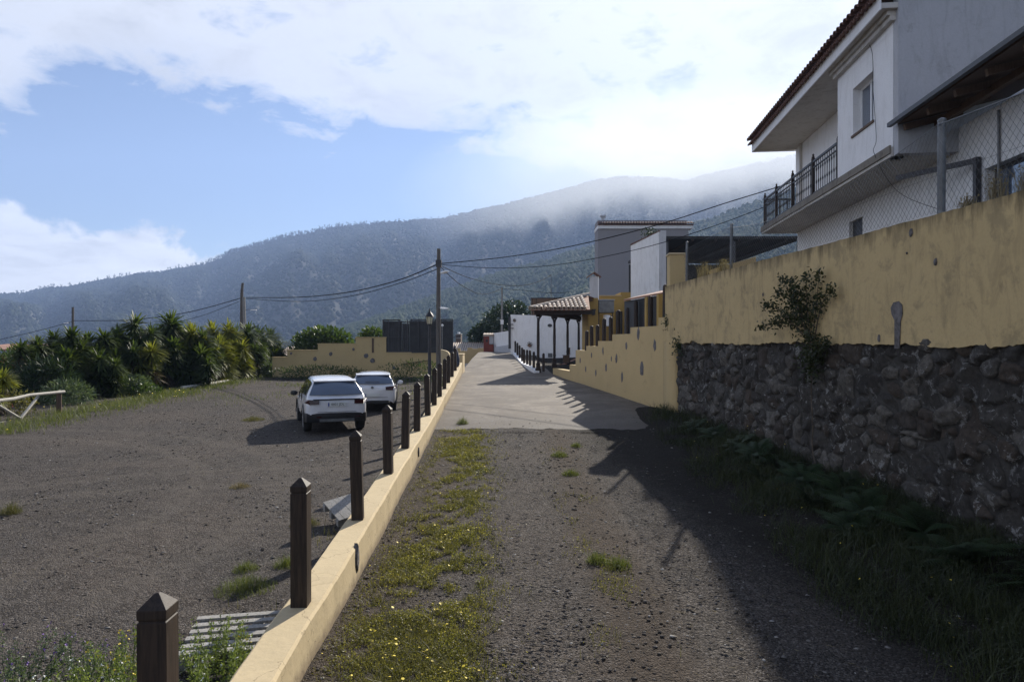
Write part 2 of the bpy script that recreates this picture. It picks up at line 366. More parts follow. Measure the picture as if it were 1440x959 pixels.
    h=math_(nt,'SUBTRACT',math_(nt,'ADD',n3,math_(nt,'MULTIPLY',n2,.7)),math_(nt,'ADD',math_(nt,'MULTIPLY',vo.outputs['Distance'],.6),math_(nt,'MULTIPLY',vo2.outputs['Distance'],.5)))
    bump(nt,b,h,1.0,.05)
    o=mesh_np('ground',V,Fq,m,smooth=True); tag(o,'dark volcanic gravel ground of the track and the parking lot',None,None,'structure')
ground()
# concrete road from y=16.2 on
def concrete_road():
    ys=np.concatenate([np.arange(16.5,34,.25),np.arange(34,64,1.0),np.arange(64,100,3)]); t=np.linspace(0,1,40); V=[]
    for k,y in enumerate(ys):
        c=xcurb(y)+.03; w=xwall(y)-.03
        if y>34: w=w+ (0)
        x=c+(w-c)*t
        yy=np.full_like(x,y)
        if k==0: yy=y+.9*fbm(x*1.1,x*0,9)+.4*fbm(x*6,x*0,10)
        z=zroad(yy)+.010+.02*fbm(x*.5,yy*.5,11); z=np.maximum(z,zverge(x,yy)*0+z)
        V.append(np.stack([x,yy,z],1))
    V=np.concatenate(V); W=len(t);H=len(ys); i,j=np.meshgrid(np.arange(H-1),np.arange(W-1),indexing='ij'); a=(i*W+j).ravel()
    m,nt,b=newmat('old_road_concrete'); v=objvec(nt)
    f=noise(nt,objvec(nt,(.7,1.3,1)),.9,8,.7,.6); f2=noise(nt,v,18,5,.7); f3=noise(nt,objvec(nt,(1.6,.25,1)),1.1,5,.6); 
    c=ramp(nt,f,[(.32,(.066,.054,.043)),(.66,(.225,.192,.153))]); c=mix(nt,ramp(nt,f3,[(.45,0),(.68,.65)]),c,(.095,.08,.068))
    c=mix(nt,ramp(nt,f2,[(.5,0),(.7,.6)]),c,(.07,.06,.055))
    sp=N(nt,'ShaderNodeSeparateXYZ'); L(nt,v,sp.inputs[0]); jt=math_(nt,'FRACT',math_(nt,'DIVIDE',math_(nt,'ADD',sp.outputs[1],math_(nt,'MULTIPLY',f2,.05)),5.6))
    c=mix(nt,math_(nt,'MULTIPLY',math_(nt,'LESS_THAN',jt,.006),.7),c,(.05,.045,.04))
    cr=N(nt,'ShaderNodeTexVoronoi',feature='DISTANCE_TO_EDGE'); cr.inputs['Scale'].default_value=.42; wv=N(nt,'ShaderNodeVectorMath',operation='ADD'); L(nt,v,wv.inputs[0]); nn=N(nt,'ShaderNodeTexNoise'); nn.inputs['Scale'].default_value=1.5; nn.inputs['Detail'].default_value=6; L(nt,v,nn.inputs['Vector']); L(nt,nn.outputs['Color'],wv.inputs[1]); L(nt,wv.outputs[0],cr.inputs['Vector'])
    c=mix(nt,math_(nt,'MULTIPLY',math_(nt,'LESS_THAN',cr.outputs['Distance'],.008),.6),c,(.05,.045,.04))
    c=mix(nt,ramp(nt,math_(nt,'SUBTRACT',math_(nt,'ADD',math_(nt,'MULTIPLY',math_(nt,'SUBTRACT',20.0,sp.outputs[1]),.16),math_(nt,'MULTIPLY',math_(nt,'ADD',f,f2),.9)),.9),[(.0,0),(.5,.85)]),c,(.062,.055,.05))
    c=mix(nt,ramp(nt,noise(nt,v,55,4,.8),[(.5,0),(.62,.55)]),c,(.33,.30,.265)); c=mix(nt,ramp(nt,noise(nt,v,42,4,.8),[(.36,.6),(.47,0)]),c,(.045,.038,.032))
    c=mix(nt,ramp(nt,noise(nt,objvec(nt,(.8,1,1)),.55,7,.75,.8),[(.46,0),(.54,.6)]),c,(.085,.070,.056))
    # dark bitumen-like repair near the left edge of the road
    L(nt,c,b.inputs['Base Color']); b.inputs['Roughness'].default_value=.85; b.inputs['Specular IOR Level'].default_value=.3
    bump(nt,b,math_(nt,'ADD',f2,f),.5,.012)
    tag(mesh_np('road',V,np.stack([a,a+1,a+W+1,a+W],1),m,smooth=True),'worn concrete village road running uphill to the crest',None,None,'structure')
concrete_road()
# ------------------------------------------------------------ mountains
def skyl(pts): 
    a=np.array(pts,float); return lambda u: np.interp(u,(a[:,0]-720)/F,(479.5-a[:,1])/F)
v1=skyl([(-600,440),(-300,425),(0,414),(60,406),(120,399),(190,387),(250,379),(300,369),(330,354),(380,341),(430,329),(500,317),(560,312),(620,307),(680,295),(730,283),(780,270),(830,255),(880,248),(930,251),(970,253),(1010,243),(1060,230),(1110,219),(1200,195),(1440,170),(2200,220)])
v2=skyl([(-200,520),(300,500),(400,484),(470,468),(560,436),(640,406),(720,381),(800,356),(900,332),(980,315),(1070,284),(1150,258),(1250,235),(1440,200),(2200,190)])
DR=2600.;D2=1000.
def H1(x,y):
    u=x/np.maximum(y,50); dr=DR+160*fbm(u*3,u*0,21); zr=v1(u)*dr+14*fbm(u*40,u*0,23)
    t=np.clip((y-800)/(dr-800),0,1); s=t**1.05
    g=(fbm(u*14+t*.6,t*2,22)*110+fbm(u*45,t*5,24)*40)*np.sin(np.pi*t)
    z=-70+(zr+70)*s+g
    return np.where(y>dr,zr-(y-dr)*.35,z)
def H2(x,y):
    u=x/np.maximum(y,50); d=D2+60*fbm(u*4,u*0,31); zr=v2(u)*d+6*fbm(u*30,u*0,33)
    t=np.clip((y-260)/(d-260),0,1); g=(fbm(u*12,t*2,32)*40+fbm(u*30,t*5,34)*16)*np.sin(np.pi*t)
    z=-55+(zr+55)*t**1.1+g
    return np.where(y>d,zr-(y-d)*.3,z)
def HH(x,y): return np.maximum(np.maximum(H1(x,y),H2(x,y)),-75+3*fbm(x*.01,y*.01,40))
def hills():
    us=np.linspace(-1.02,1.02,260); ys=np.concatenate([np.linspace(100,300,14)[:-1],np.linspace(300,1100,60)[:-1],np.linspace(1100,3200,115),[3350]])
    Y,U=np.meshgrid(ys,us,indexing='ij'); X=U*Y; Z=HH(X,Y)
    # sink smoothly below the village plateau close by
    V=np.stack([X,Y,Z],-1).reshape(-1,3); W=len(us);H=len(ys); i,j=np.meshgrid(np.arange(H-1),np.arange(W-1),indexing='ij'); a=(i*W+j).ravel()
    tag(mesh_np('hills',V,np.stack([a,a+1,a+W+1,a+W],1),M['hill'],smooth=True),'forested mountain ridge rising behind the village',None,None,'structure')
hills()
def flatland():
    # surrounding land sheet under everything, out to the horizon
    V=[(-3450,-1500,-80),(3450,-1500,-80),(3450,3400,-80),(-3450,3400,-80)]
    tag(MB().add(V,[(0,1,2,3)]).build('terrain',M['hill']),'low land around the village',None,None,'structure')
flatland()
def forest(name,mat,xs,ys,hs,ws,label,sink=.12,seed=1,lean=0,sides=5):
    rg=np.random.default_rng(seed); n=len(xs); zs=HH(xs,ys)
    prof=np.array([[.25,.0],[1,.22],[.72,.62],[.0,1]]); k=sides; ang=np.arange(k)*2*np.pi/k
    V=np.zeros((n,2*k+2,3)); th=rg.uniform(0,6.3,n)
    V[:,0]=[0,0,.02]; V[:,-1]=[0,0,1]
    for ri,(r,z) in enumerate(((1,.3),(.75,.66))):
        for j in range(k):
            rr=r*rg.uniform(.65,1.25,n); V[:,1+ri*k+j]=np.stack([rr*np.cos(ang[j]+th+ri*.5),rr*np.sin(ang[j]+th+ri*.5),z+rg.uniform(-.1,.1,n)],1)
    V[:,:,:2]*=(ws/2)[:,None,None]; V[:,:,2]*=hs[:,None]; V[:,:,0]+=xs[:,None]; V[:,:,1]+=ys[:,None]; V[:,:,2]+=(zs-sink*hs)[:,None]
    T=[];Q=[]
    for j in range(k):
        a=1+j;b=1+(j+1)%k; T.append([0,b,a]); Q.append([a,b,b+k,a+k]); T.append([a+k,b+k,2*k+1])
    base=np.arange(n)[:,None,None]*(2*k+2)
    o=mesh_np(name,V.reshape(-1,3),[(base+np.array(T)[None]).reshape(-1,3),(base+np.array(Q)[None]).reshape(-1,4)],mat)
    tag(o,label,None,None,'stuff'); return o
rgf=np.random.default_rng(11)
n=70000; yy=np.sqrt(rgf.uniform(1000**2,2660**2,n)); uu=rgf.uniform(-.82,.62,n); xx=uu*yy
ok=H1(xx,yy)>=H2(xx,yy)-2; xx=xx[ok];yy=yy[ok]; sc=rgf.uniform(.55,1.35,len(xx)); dens=fbm(xx*.01,yy*.01,51)
ok=rgf.uniform(0,1,len(xx))<.75+1.2*dens; xx,yy,sc=xx[ok],yy[ok],sc[ok]
forest('pine_forest',M['forest'],xx,yy,8.5*sc,9*sc,'dark pine forest covering the far mountain slope',seed=2)
n=26000; yy=np.sqrt(rgf.uniform(420**2,1040**2,n)); uu=rgf.uniform(-.36,.55,n); xx=uu*yy
ok=H2(xx,yy)>=H1(xx,yy)-2; xx=xx[ok];yy=yy[ok]; sc=rgf.uniform(.5,1.4,len(xx))
forest('woodland',M['forest2'],xx,yy,7.5*sc,6.4*sc,'green woodland covering the nearer spur',seed=3,sides=6)
# ridge-line pines: trunk with a small ragged crown
def ridge_pines():
    rg=np.random.default_rng(5); parts=[];n=420
    px=np.concatenate([rg.normal(395,60,230),rg.normal(330,25,70),rg.uniform(20,640,120)]); u=(px-720)/F
    y=np.full(len(u),DR)+160*fbm(u*3,u*0,21)+rg.uniform(-20,15,len(u)); x=u*y; z=HH(x,y); h=rg.uniform(9,20,len(u))*np.where(px>520,.8,1.05)
    for i in range(len(u)):
        a=np.array([[x[i]-.5,y[i],z[i]-2],[x[i]+.5,y[i],z[i]-2],[x[i]+.3,y[i],z[i]+h[i]],[x[i]-.3,y[i],z[i]+h[i]]]); parts.append((a,np.array([[0,1,2,3]])))
        m=26; p=rg.normal(size=(m,3))*np.array([1.7,1.7,h[i]*.16]); p[:,2]+=h[i]*.78; p+= [x[i],y[i],z[i]]
        V,Fq=leaves(p,rg.normal(size=(m,3)),2.6,2.0,rg); parts.append((V,Fq))
    V,Fs=cat(parts); tag(mesh_np('ridge_pines',V,Fs,M['forest']),'sparse pines standing along the mountain skyline',None,None,'stuff')
ridge_pines()
# ------------------------------------------------------------ sky, sun, haze, camera
AZ,EL=R(22.5),R(30.5)
SUN=Vector((math.sin(AZ)*math.cos(EL),math.cos(AZ)*math.cos(EL),math.sin(EL)))
def world():
    w=bpy.data.worlds.new('World'); S.world=w; w.use_nodes=True; nt=w.node_tree; bg=nt.nodes['Background']
    sky=N(nt,'ShaderNodeTexSky',sky_type='NISHITA'); sky.sun_disc=False; sky.sun_elevation=EL; sky.sun_rotation=AZ
    sky.altitude=900; sky.air_density=1.0; sky.dust_density=.15; sky.ozone_density=1.5
    tc=N(nt,'ShaderNodeTexCoord'); sp=N(nt,'ShaderNodeSeparateXYZ'); L(nt,tc.outputs['Generated'],sp.inputs[0]); x,y,z=sp.outputs
    az=math_(nt,'ARCTAN2',x,y); el=math_(nt,'ARCSINE',z)
    # cloud deck coordinates (a layer seen in perspective)
    zc=math_(nt,'ADD',math_(nt,'MAXIMUM',z,0),.16)
    cx=N(nt,'ShaderNodeCombineXYZ'); L(nt,math_(nt,'DIVIDE',x,zc),cx.inputs[0]); L(nt,math_(nt,'DIVIDE',y,zc),cx.inputs[1]); cv=cx.outputs[0]
    n1=noise(nt,cv,2.1,9,.62,.35); n2=noise(nt,cv,.6,4,.5,.2); n3=noise(nt,cv,6,8,.65,.6)
    # lower edge of the deck as a function of azimuth
    fc=N(nt,'ShaderNodeFloatCurve'); cu=fc.mapping.curves[0]
    pts=[(-180,39),(-100,38),(-60,12),(-38,13.5),(-30,19),(-22,18),(-16,15.5),(-9,16.5),(-2,16.),(5,13.5),(10,10.5),(16,8),(25,7),(60,14),(110,38),(180,39)]
    for i,(a,e) in enumerate(pts):
        p=((a+180)/360,e/40)
        if i==0: cu.points[0].location=p
        elif i==1: cu.points[1].location=p
        else: cu.points.new(*p)
    ps=sorted(pts)
    for pt,(a,e) in zip(cu.points,ps): pt.location=((a+180)/360,e/40)
    fc.mapping.update()
    L(nt,math_(nt,'DIVIDE',math_(nt,'ADD',az,math.pi),2*math.pi),fc.inputs[1]); edge=math_(nt,'MULTIPLY',fc.outputs[0],R(40))
    d=math_(nt,'SUBTRACT',el,edge)
    band=math_(nt,'MULTIPLY',d,6.5)
    k=math_(nt,'ADD',math_(nt,'ADD',math_(nt,'MINIMUM',band,.42),math_(nt,'MULTIPLY',math_(nt,'SUBTRACT',n1,.5),1.9)),math_(nt,'MULTIPLY',math_(nt,'SUBTRACT',n2,.5),.6))
    k=math_(nt,'ADD',k,math_(nt,'MULTIPLY',math_(nt,'SUBTRACT',n3,.5),1.15))
    dens=ramp(nt,k,[(.0,0),(.10,.4),(.30,.92),(.5,1)])
    # low bank of cloud on the left horizon
    n4=noise(nt,tc.outputs['Generated'],7,7,.6,.2)
    top=math_(nt,'MULTIPLY',math_(nt,'ADD',math_(nt,'MULTIPLY',math_(nt,'SUBTRACT',n4,.5),.35),math_(nt,'MULTIPLY',math_(nt,'SUBTRACT',-.34,az),.22)),1.0)
    bank=ramp(nt,math_(nt,'MULTIPLY',math_(nt,'SUBTRACT',math_(nt,'ADD',top,.115),el),26),[(.0,0),(.6,.95)])
    lefty=ramp(nt,math_(nt,'MULTIPLY',math_(nt,'SUBTRACT',-.36,az),9),[(0,0),(.5,1)])
    bank=math_(nt,'MULTIPLY',bank,lefty)
    dens=math_(nt,'MAXIMUM',math_(nt,'MULTIPLY',dens,ramp(nt,el,[(.66,1),(.84,0.12)])),bank)
    # clouds scatter the sunlight forward: brighter where one looks towards the sun
    dt=N(nt,'ShaderNodeVectorMath',operation='DOT_PRODUCT'); L(nt,tc.outputs['Generated'],dt.inputs[0]); dt.inputs[1].default_value=SUN
    g=math_(nt,'POWER',math_(nt,'MAXIMUM',dt.outputs['Value'],0),14); g2=math_(nt,'POWER',math_(nt,'MAXIMUM',dt.outputs['Value'],0),3)
    br=math_(nt,'ADD',CLOUD_BASE,math_(nt,'ADD',math_(nt,'MULTIPLY',g,CLOUD_G),math_(nt,'MULTIPLY',g2,CLOUD_G2)))
    br=math_(nt,'MULTIPLY',br,math_(nt,'ADD',1.0,math_(nt,'MULTIPLY',bank,.22)))
    br=math_(nt,'MULTIPLY',br,ramp(nt,math_(nt,'ADD',math_(nt,'MULTIPLY',n1,.6),math_(nt,'MULTIPLY',n3,.4)),[(.36,1.10),(.5,.97),(.64,.74)]))
    cc=N(nt,'ShaderNodeCombineColor'); L(nt,math_(nt,'MULTIPLY',br,.97),cc.inputs[0]); L(nt,math_(nt,'MULTIPLY',br,.985),cc.inputs[1]); L(nt,math_(nt,'MULTIPLY',br,1.03),cc.inputs[2])
    skyc=mix(nt,1.0,sky.outputs[0],SKYTINT,'MULTIPLY')
    c=mix(nt,dens,skyc,cc.outputs[0])
    L(nt,c,bg.inputs['Color']); bg.inputs['Strength'].default_value=SKYS
SKYS=.06; CLOUD_BASE=8.0; CLOUD_G=2.4; CLOUD_G2=.3; SKYTINT=(1.0,.95,1.0); EXPO=1.0
world()
sl=bpy.data.lights.new('sun','SUN'); sl.energy=5; sl.angle=R(.6); sl.color=(1,.93,.82)
so=bpy.data.objects.new('sun',sl); COL.objects.link(so); so.rotation_euler=SUN.to_track_quat('Z','Y').to_euler()
def haze():
    m=bpy.data.materials.new('haze_air'); m.use_nodes=True; nt=m.node_tree; nt.nodes.remove(nt.nodes['Principled BSDF'])
    v=N(nt,'ShaderNodeVolumePrincipled'); v.inputs['Color'].default_value=(.41,.58,.98,1); v.inputs['Density'].default_value=HAZE; v.inputs['Anisotropy'].default_value=.2
    L(nt,v.outputs[0],nt.nodes['Material Output'].inputs['Volume'])
    o=MB().box((0,975,429),(7000,5050,1022)).build('haze',m); tag(o,'pale blue haze in the air over the valley',None,None,'stuff')
    o.location=(0,0,0)
HAZE=.00020
haze()
def mist():
    m=bpy.data.materials.new('mist_bank'); m.use_nodes=True; nt=m.node_tree; nt.nodes.remove(nt.nodes['Principled BSDF'])
    v=N(nt,'ShaderNodeVolumePrincipled'); v.inputs['Color'].default_value=(.9,.95,1,1); v.inputs['Anisotropy'].default_value=.36
    tc=N(nt,'ShaderNodeTexCoord').outputs['Object']; ln=N(nt,'ShaderNodeVectorMath',operation='LENGTH'); mp=N(nt,'ShaderNodeMapping'); mp.inputs['Scale'].default_value=(1/1250,1/500,1/330); L(nt,tc,mp.inputs[0]); L(nt,mp.outputs[0],ln.inputs[0])
    fall=math_(nt,'POWER',math_(nt,'MAXIMUM',math_(nt,'SUBTRACT',1.0,ln.outputs['Value']),0),1.2)
    f=ramp(nt,noise(nt,tc,.0032,6,.6,.6),[(.2,.2),(.7,1)])
    L(nt,math_(nt,'MULTIPLY',math_(nt,'MULTIPLY',f,fall),.0060),v.inputs['Density']); L(nt,v.outputs[0],nt.nodes['Material Output'].inputs['Volume'])
    mb=MB(); mb.lathe((0,0,0),[(10,-330),(625,-286),(1080,-165),(1250,0),(1080,165),(625,286),(10,330)],24,1,500/1250); o=mb.build('mist',m,local=True,smooth=True); o.location=(850,2050,440); tag(o,'bank of mist drifting over the upper slope on the right',None,None,'stuff')
mist()
cam=bpy.data.cameras.new('camera'); co=bpy.data.objects.new('camera',cam); COL.objects.link(co); co.location=(0,0,CAMZ); co.rotation_euler=(R(90),0,0)
cam.sensor_width=36; cam.lens=24; cam.clip_start=.05; cam.clip_end=20000; S.camera=co
vs=S.view_settings; vs.view_transform='Standard'; vs.look='None'; vs.gamma=1; vs.use_curve_mapping=False; vs.exposure=EXPO
S.render.engine='CYCLES'; S.cycles.use_denoising=True; S.cycles.max_bounces=6; S.cycles.diffuse_bounces=3; S.cycles.volume_bounces=0; S.cycles.transparent_max_bounces=8
S.cycles.caustics_reflective=False; S.cycles.caustics_refractive=False; S.cycles.sample_clamp_indirect=6
# ------------------------------------------------------------ left kerb wall with posts
def kerb():
    ys=np.arange(-2,33.2,.12); V=[]; hw=.145
    t=thing('low_wall','cream yellow painted low wall carrying the row of dark wooden posts beside the track','low wall',(xcurb(0),0,0))
    for y in ys:
        c=float(xcurb(y)); z=float(zcurb(y)); j=.03*float(fbm(y*.8,0,61))+.012*float(fbm(y*5,0,62)); zb=min(float(zlot(c,y)),float(zroad(y)))-.25
        V+=[(c-hw-.01+j,y,zb),(c-hw+j,y,z-.02),(c-hw+.02+j,y,z+j*.6),(c+hw-.02+j,y,z+j*.4),(c+hw+j,y,z-.02),(c+hw+.03+j,y,zb)]
    n=len(ys);Fq=[]
    for i in range(n-1):
        for k in range(5): a=i*6+k; Fq.append((a,a+1,a+7,a+6))
    mb=MB().add(V,Fq+[tuple(range(6))[::-1],tuple((n-1)*6+k for k in range(6))])
    kw=mb.build('plaster_wall',M['kerb'],t,t.location)
    for y,zc,s in ((6.75,.16,.12),(12.6,.26,.10)):   # bare stones showing through the plaster
        c=float(xcurb(y))+hw+.018; stone_inlay(t,(c,y,zc),(0,1,0),(1,0,0),s)
    # last short raised end piece
    t2=thing('low_wall','short cream end piece of the low wall where the post row stops at the road','low wall',(-2.52,34.0,1.2))
    MB().box((-2.55,34.2,1.15),(.26,1.5,.95)).build('plaster_wall',M['yellow_curb'],t2,t2.location,bevel=.02)
    MB().box((-2.55,34.2,1.64),(.30,1.54,.04)).build('coping',M['yellow_curb'],t2,t2.location)
M['stonegrey']=simple('volcanic_stone',(.13,.12,.12),.9,var=.5,scale=12,bmp=.7,bdist=.02)
def stone_inlay(parent,c,u,nrm,s,asp=1.8):
    u=Vector(u).normalized(); nn=Vector(nrm).normalized(); w=nn.cross(u); c=Vector(c); k=random.randint(5,7); mb=MB(); pts=[];th=random.uniform(0,6)
    for i in range(k):
        a=th+2*math.pi*i/k; r=s*random.uniform(.7,1.15); pts.append(c+u*math.cos(a)*r*.62+w*math.sin(a)*r*asp*.62)
    top=[c+(p-c)*.8+nn*.012 for p in pts]; bot=[p-nn*.03 for p in pts]
    mb.add(bot+pts+top,[tuple(range(k))[::-1]]+[(i,(i+1)%k,k+(i+1)%k,k+i) for i in range(k)]+[(k+i,k+(i+1)%k,2*k+(i+1)%k,2*k+i) for i in range(k)]+[tuple(range(2*k,3*k))])
    return mb.build('inlaid_stone',M['stonegrey'],parent,parent.location)
kerb()
def post_mesh(w,h,cap=.09,dome=False):
    mb=MB(); hw=w/2
    if dome:
        mb.lathe((0,0,0),[(hw,-.1),(hw,h-.1),(hw*.9,h-.04),(hw*.55,h-.008),(.01,h)],10); return mb
    z1=h-cap-.055
    ring=lambda r,z:[(-r,-r,z),(r,-r,z),(r,r,z),(-r,r,z)]
    V=ring(hw,-.1)+ring(hw,z1)+ring(hw-.006,z1+.003)+ring(hw-.006,z1+.010)+ring(hw,z1+.013)+ring(hw+.001,h-cap)+ring(hw*.32,h-.012)+ring(hw*.12,h)
    f=[(3,2,1,0)]
    for k in range(7):
        for i in range(4): f.append((k*4+i,k*4+(i+1)%4,k*4+4+(i+1)%4,k*4+4+i))
    f.append((28,29,30,31)); mb.add(V,f); return mb
PL=['dark wooden post with pyramid top nearest the camera','dark wooden post rising beside the grey pallet on the ground','dark wooden post standing in front of the small tilted pallet','fourth dark post of the low wall, right after the tilted pallet','fifth dark post of the low wall, just right of the parked cars','sixth dark post of the low wall counted from the camera','seventh dark post of the low wall, where the concrete road starts','eighth dark post of the low wall counted from the camera','ninth dark post of the low wall counted from the camera','tenth dark post of the low wall counted from the camera','eleventh dark post of the low wall, third from its far end','twelfth dark post of the low wall, last but one at its far end','thirteenth dark post, the farthest on the low wall']
p0=None
py_=[3.06,5.36,7.68,10,12,13.95,16.4,18.3,20.3,22.4,24.6,27.0,29.6]
for i,y in enumerate(py_):
    if p0 is None:
        p0=post_mesh(.128,1.0,cap=.06).build('wooden_post',M['darkwood'],local=True,bevel=.003); o=p0
    else: o=p0.copy(); COL.objects.link(o)
    x=float(xcurb(y))-.01; z=float(zcurb(y))
    o.location=(x,y,z-.002); o.rotation_euler=(R(random.uniform(-1.3,1.3)),R(random.uniform(-1.5,1.5)),R(2+random.uniform(-5,5)))
    tag(o,PL[i],'post','dark wooden posts along the low wall')
# ------------------------------------------------------------ right retaining wall (stone below, plaster above)
def wall_pt(s,z,off=0):  # s = y
    dx=-1/math.hypot(1,.0758); dy=-.0758*1/math.hypot(1,.0758); return np.stack([xwall(s)+off*dx,s+off*dy,z],-1)
def topz(y): return 3.86+.03*fbm(np.asarray(y)*.7,0*np.asarray(y),71)+.0*y
def retaining_wall():
    t=thing('retaining_wall','long retaining wall of dark rubble stone below and weathered yellow plaster above','wall',(5.2,9,0))
    org=np.array(t.location)
    # stone face
    y0,y1=3.0,19.25; z0,z1=-.25,2.34; st=.022
    ys=np.arange(y0,y1,st); zs=np.arange(z0,z1,.025); Y,Z=np.meshgrid(ys,zs,indexing='ij')
    wx=Y+.16*fbm(Y*2.2,Z*2.2,81)+.07*fbm(Y*7,Z*7,82)+.02*fbm(Y*22,Z*22,182); wz=Z+.16*fbm(Y*2.2,Z*2.2,83)+.07*fbm(Y*7,Z*7,84)+.02*fbm(Y*22,Z*22,184)
    cw,ch=.34,.26; F1=np.full(Y.shape,9.);F2=F1.copy();DX=np.zeros(Y.shape);DZ=DX.copy();ID=np.zeros(Y.shape,int)
    gi=np.floor(wx/cw).astype(int); gj=np.floor(wz/ch).astype(int)
    for di in (-1,0,1):
        for dj in (-1,0,1):
            I=gi+di;J=gj+dj; px=(I+.1+.8*hsh(I,J,1))*cw; pz=(J+.1+.8*hsh(I,J,2))*ch; wgt=.45+1.25*hsh(I,J,5)**1.4
            d=np.hypot((wx-px),(wz-pz)*1.25)/wgt; new=d<F1; F2=np.where(new,F1,np.minimum(F2,d)); ID=np.where(new,I*1000+J+500,ID); DX=np.where(new,wx-px,DX); DZ=np.where(new,wz-pz,DZ); F1=np.where(new,d,F1)
    e=np.clip((F2-F1-.004-.035*vn(Y*1.7,Z*1.7,88))/.05,0,1); e=e*e*(3-2*e); rnd=hsh(ID,ID*0,7)
    h=.015+e*(.035+.05*rnd)+.035*fbm(Y*8,Z*8,86)*(.35+e)+.014*fbm(Y*26,Z*26,87)-.02
    r1=hsh(ID,ID*0,11)-.5; r2=hsh(ID,ID*0,12)-.5; r3=hsh(ID,ID*0,13)*6.28
    fac=np.minimum(np.minimum(DX*r1*.9+DZ*r2*.9,.03),np.abs(DX*np.cos(r3)+DZ*np.sin(r3))*-.35+.035)   # broken, faceted faces
    h=h+e*fac*.9
    P_=wall_pt(Y,Z,h-.03); n=Y.size
    W=len(zs);H=len(ys); i,j=np.meshgrid(np.arange(H-1),np.arange(W-1),indexing='ij'); a=(i*W+j).ravel()
    o=mesh_np('rubble_stone_base',P_.reshape(-1,3),np.stack([a,a+W,a+W+1,a+1],1),None,t,org,smooth=True)
    ca=o.data.color_attributes.new('stone','FLOAT_COLOR','POINT')
    arr=np.stack([rnd.ravel(),e.ravel(),hsh(ID,ID*0,9).ravel(),np.ones(n)],1).astype(np.float32); ca.data.foreach_set('color',arr.ravel())
    m,nt,b=newmat('rubble_stone'); v=objvec(nt); at=N(nt,'ShaderNodeAttribute',attribute_name='stone'); sp=N(nt,'ShaderNodeSeparateColor'); L(nt,at.outputs['Color'],sp.inputs[0])
    c=ramp(nt,sp.outputs[0],[(0,(.04,.037,.035)),(.2,(.085,.078,.070)),(.4,(.055,.050,.048)),(.55,(.105,.082,.064)),(.7,(.065,.062,.060)),(.85,(.19,.175,.155)),(1,(.09,.08,.07))])
    c=mix(nt,ramp(nt,noise(nt,v,14,6,.7),[(.35,0),(.65,.7)]),c,(.028,.026,.024))
    mort=mix(nt,noise(nt,v,6,5),(.05,.047,.043),(.115,.108,.098)); c=mix(nt,ramp(nt,sp.outputs[1],[(.15,1),(.5,0)]),c,mort)
    c=mix(nt,ramp(nt,sp.outputs[1],[(.0,.2),(.25,.6),(.5,0)]),c,(.018,.016,.015))   # dark joints round each stone
    li=math_(nt,'MULTIPLY',ramp(nt,noise(nt,v,8,8,.75,.5),[(.565,0),(.60,1)]),ramp(nt,noise(nt,v,1.1,4),[(.36,0),(.56,1)]))
    c=mix(nt,math_(nt,'MULTIPLY',li,.6),c,(.38,.38,.37))
    L(nt,c,b.inputs['Base Color']); b.inputs['Roughness'].default_value=.92; b.inputs['Specular IOR Level'].default_value=.2; bump(nt,b,noise(nt,v,28,8,.8),1.0,.03); o.data.materials.append(m)
    # plaster band, 4 cm proud with a ragged lower edge and a rough top
    ys=np.arange(y0,19.52,.05); K=26; V=[]
    for y in ys:
        zb=2.25+.09*float(fbm(y*1.1,0,191))+.07*float(fbm(y*4,0,91))+.06*float(fbm(y*13,0,92)); zt=float(topz(y))+.02*float(fbm(y*9,0,93))
        for k in range(K):
            z=zb+(zt-zb)*k/(K-1); off=.06+.02*float(fbm(y*1.5,z*1.5,94))
            if k==0: V.append(wall_pt(y,z,.0))
            V.append(wall_pt(y,z,off))
        V.append(wall_pt(y,zt+.01,-.08)); V.append(wall_pt(y,zt-.01,-.22)); V.append(wall_pt(y,1.5,-.22))
    V=np.array(V); W=K+4; H=len(ys); i,j=np.meshgrid(np.arange(H-1),np.arange(W-1),indexing='ij'); a=(i*W+j).ravel()
    o=mesh_np('plaster_band',V,[np.stack([a,a+W,a+W+1,a+1],1)],M['yellow_top'],t,org,smooth=True); 
    o.data.set_sharp_from_angle(angle=R(35))
    # closing end faces
    V=[];zz=np.linspace(-.3,2.3,30)
    for z in zz:
        ya=18.55+.12*float(fbm(z*2.5,3,95)); 
        V+=[wall_pt(ya,z,.0),wall_pt(ya,z,.075+.01*float(fbm(z*3,1,96))),wall_pt(19.2,z,.08),wall_pt(19.6,z,.075),wall_pt(19.6,z,-.22)]
    i,j=np.meshgrid(np.arange(29),np.arange(4),indexing='ij'); a=(i*5+j).ravel(); mesh_np('end_face',np.array(V),np.stack([a,a+1,a+6,a+5],1),M['yellow'],t,org)
    # patches where plaster has fallen
    for y,z,s in ((8.87,3.70,.055),(8.42,3.27,.045),(8.95,3.45,.012),(9.55,2.34,.045),(13.2,3.2,.03)): stone_inlay(t,tuple(wall_pt(y,z,.068)),(0,1,0),(-1,-.07,0),s,2.0)
    pl=[(9.20,2.20),(9.10,2.20),(9.08,2.56),(9.04,2.66),(9.05,2.78),(9.12,2.83),(9.22,2.82),(9.28,2.75),(9.26,2.66),(9.20,2.58)]
    MB().prism([tuple(wall_pt(y,z,.062)) for y,z in pl],(0,0,0),(-.012,0,0)).build('cement_patch',M['stonegrey'],t,org)
    # end pier
    q=thing('wall_pier','yellow plastered pier standing on top of the retaining wall at its far end','pier',(4.66,19.3,3.85))
    MB().box((4.66,19.34,4.27),(.46,.5,.90),rz=R(-4)).build('pier_block',M['yellow'],q,q.location,bevel=.02)
    MB().box((4.66,19.34,4.735),(.52,.56,.05),rz=R(-4)).build('coping',M['yellow_curb'],q,q.location,bevel=.01)
retaining_wall()
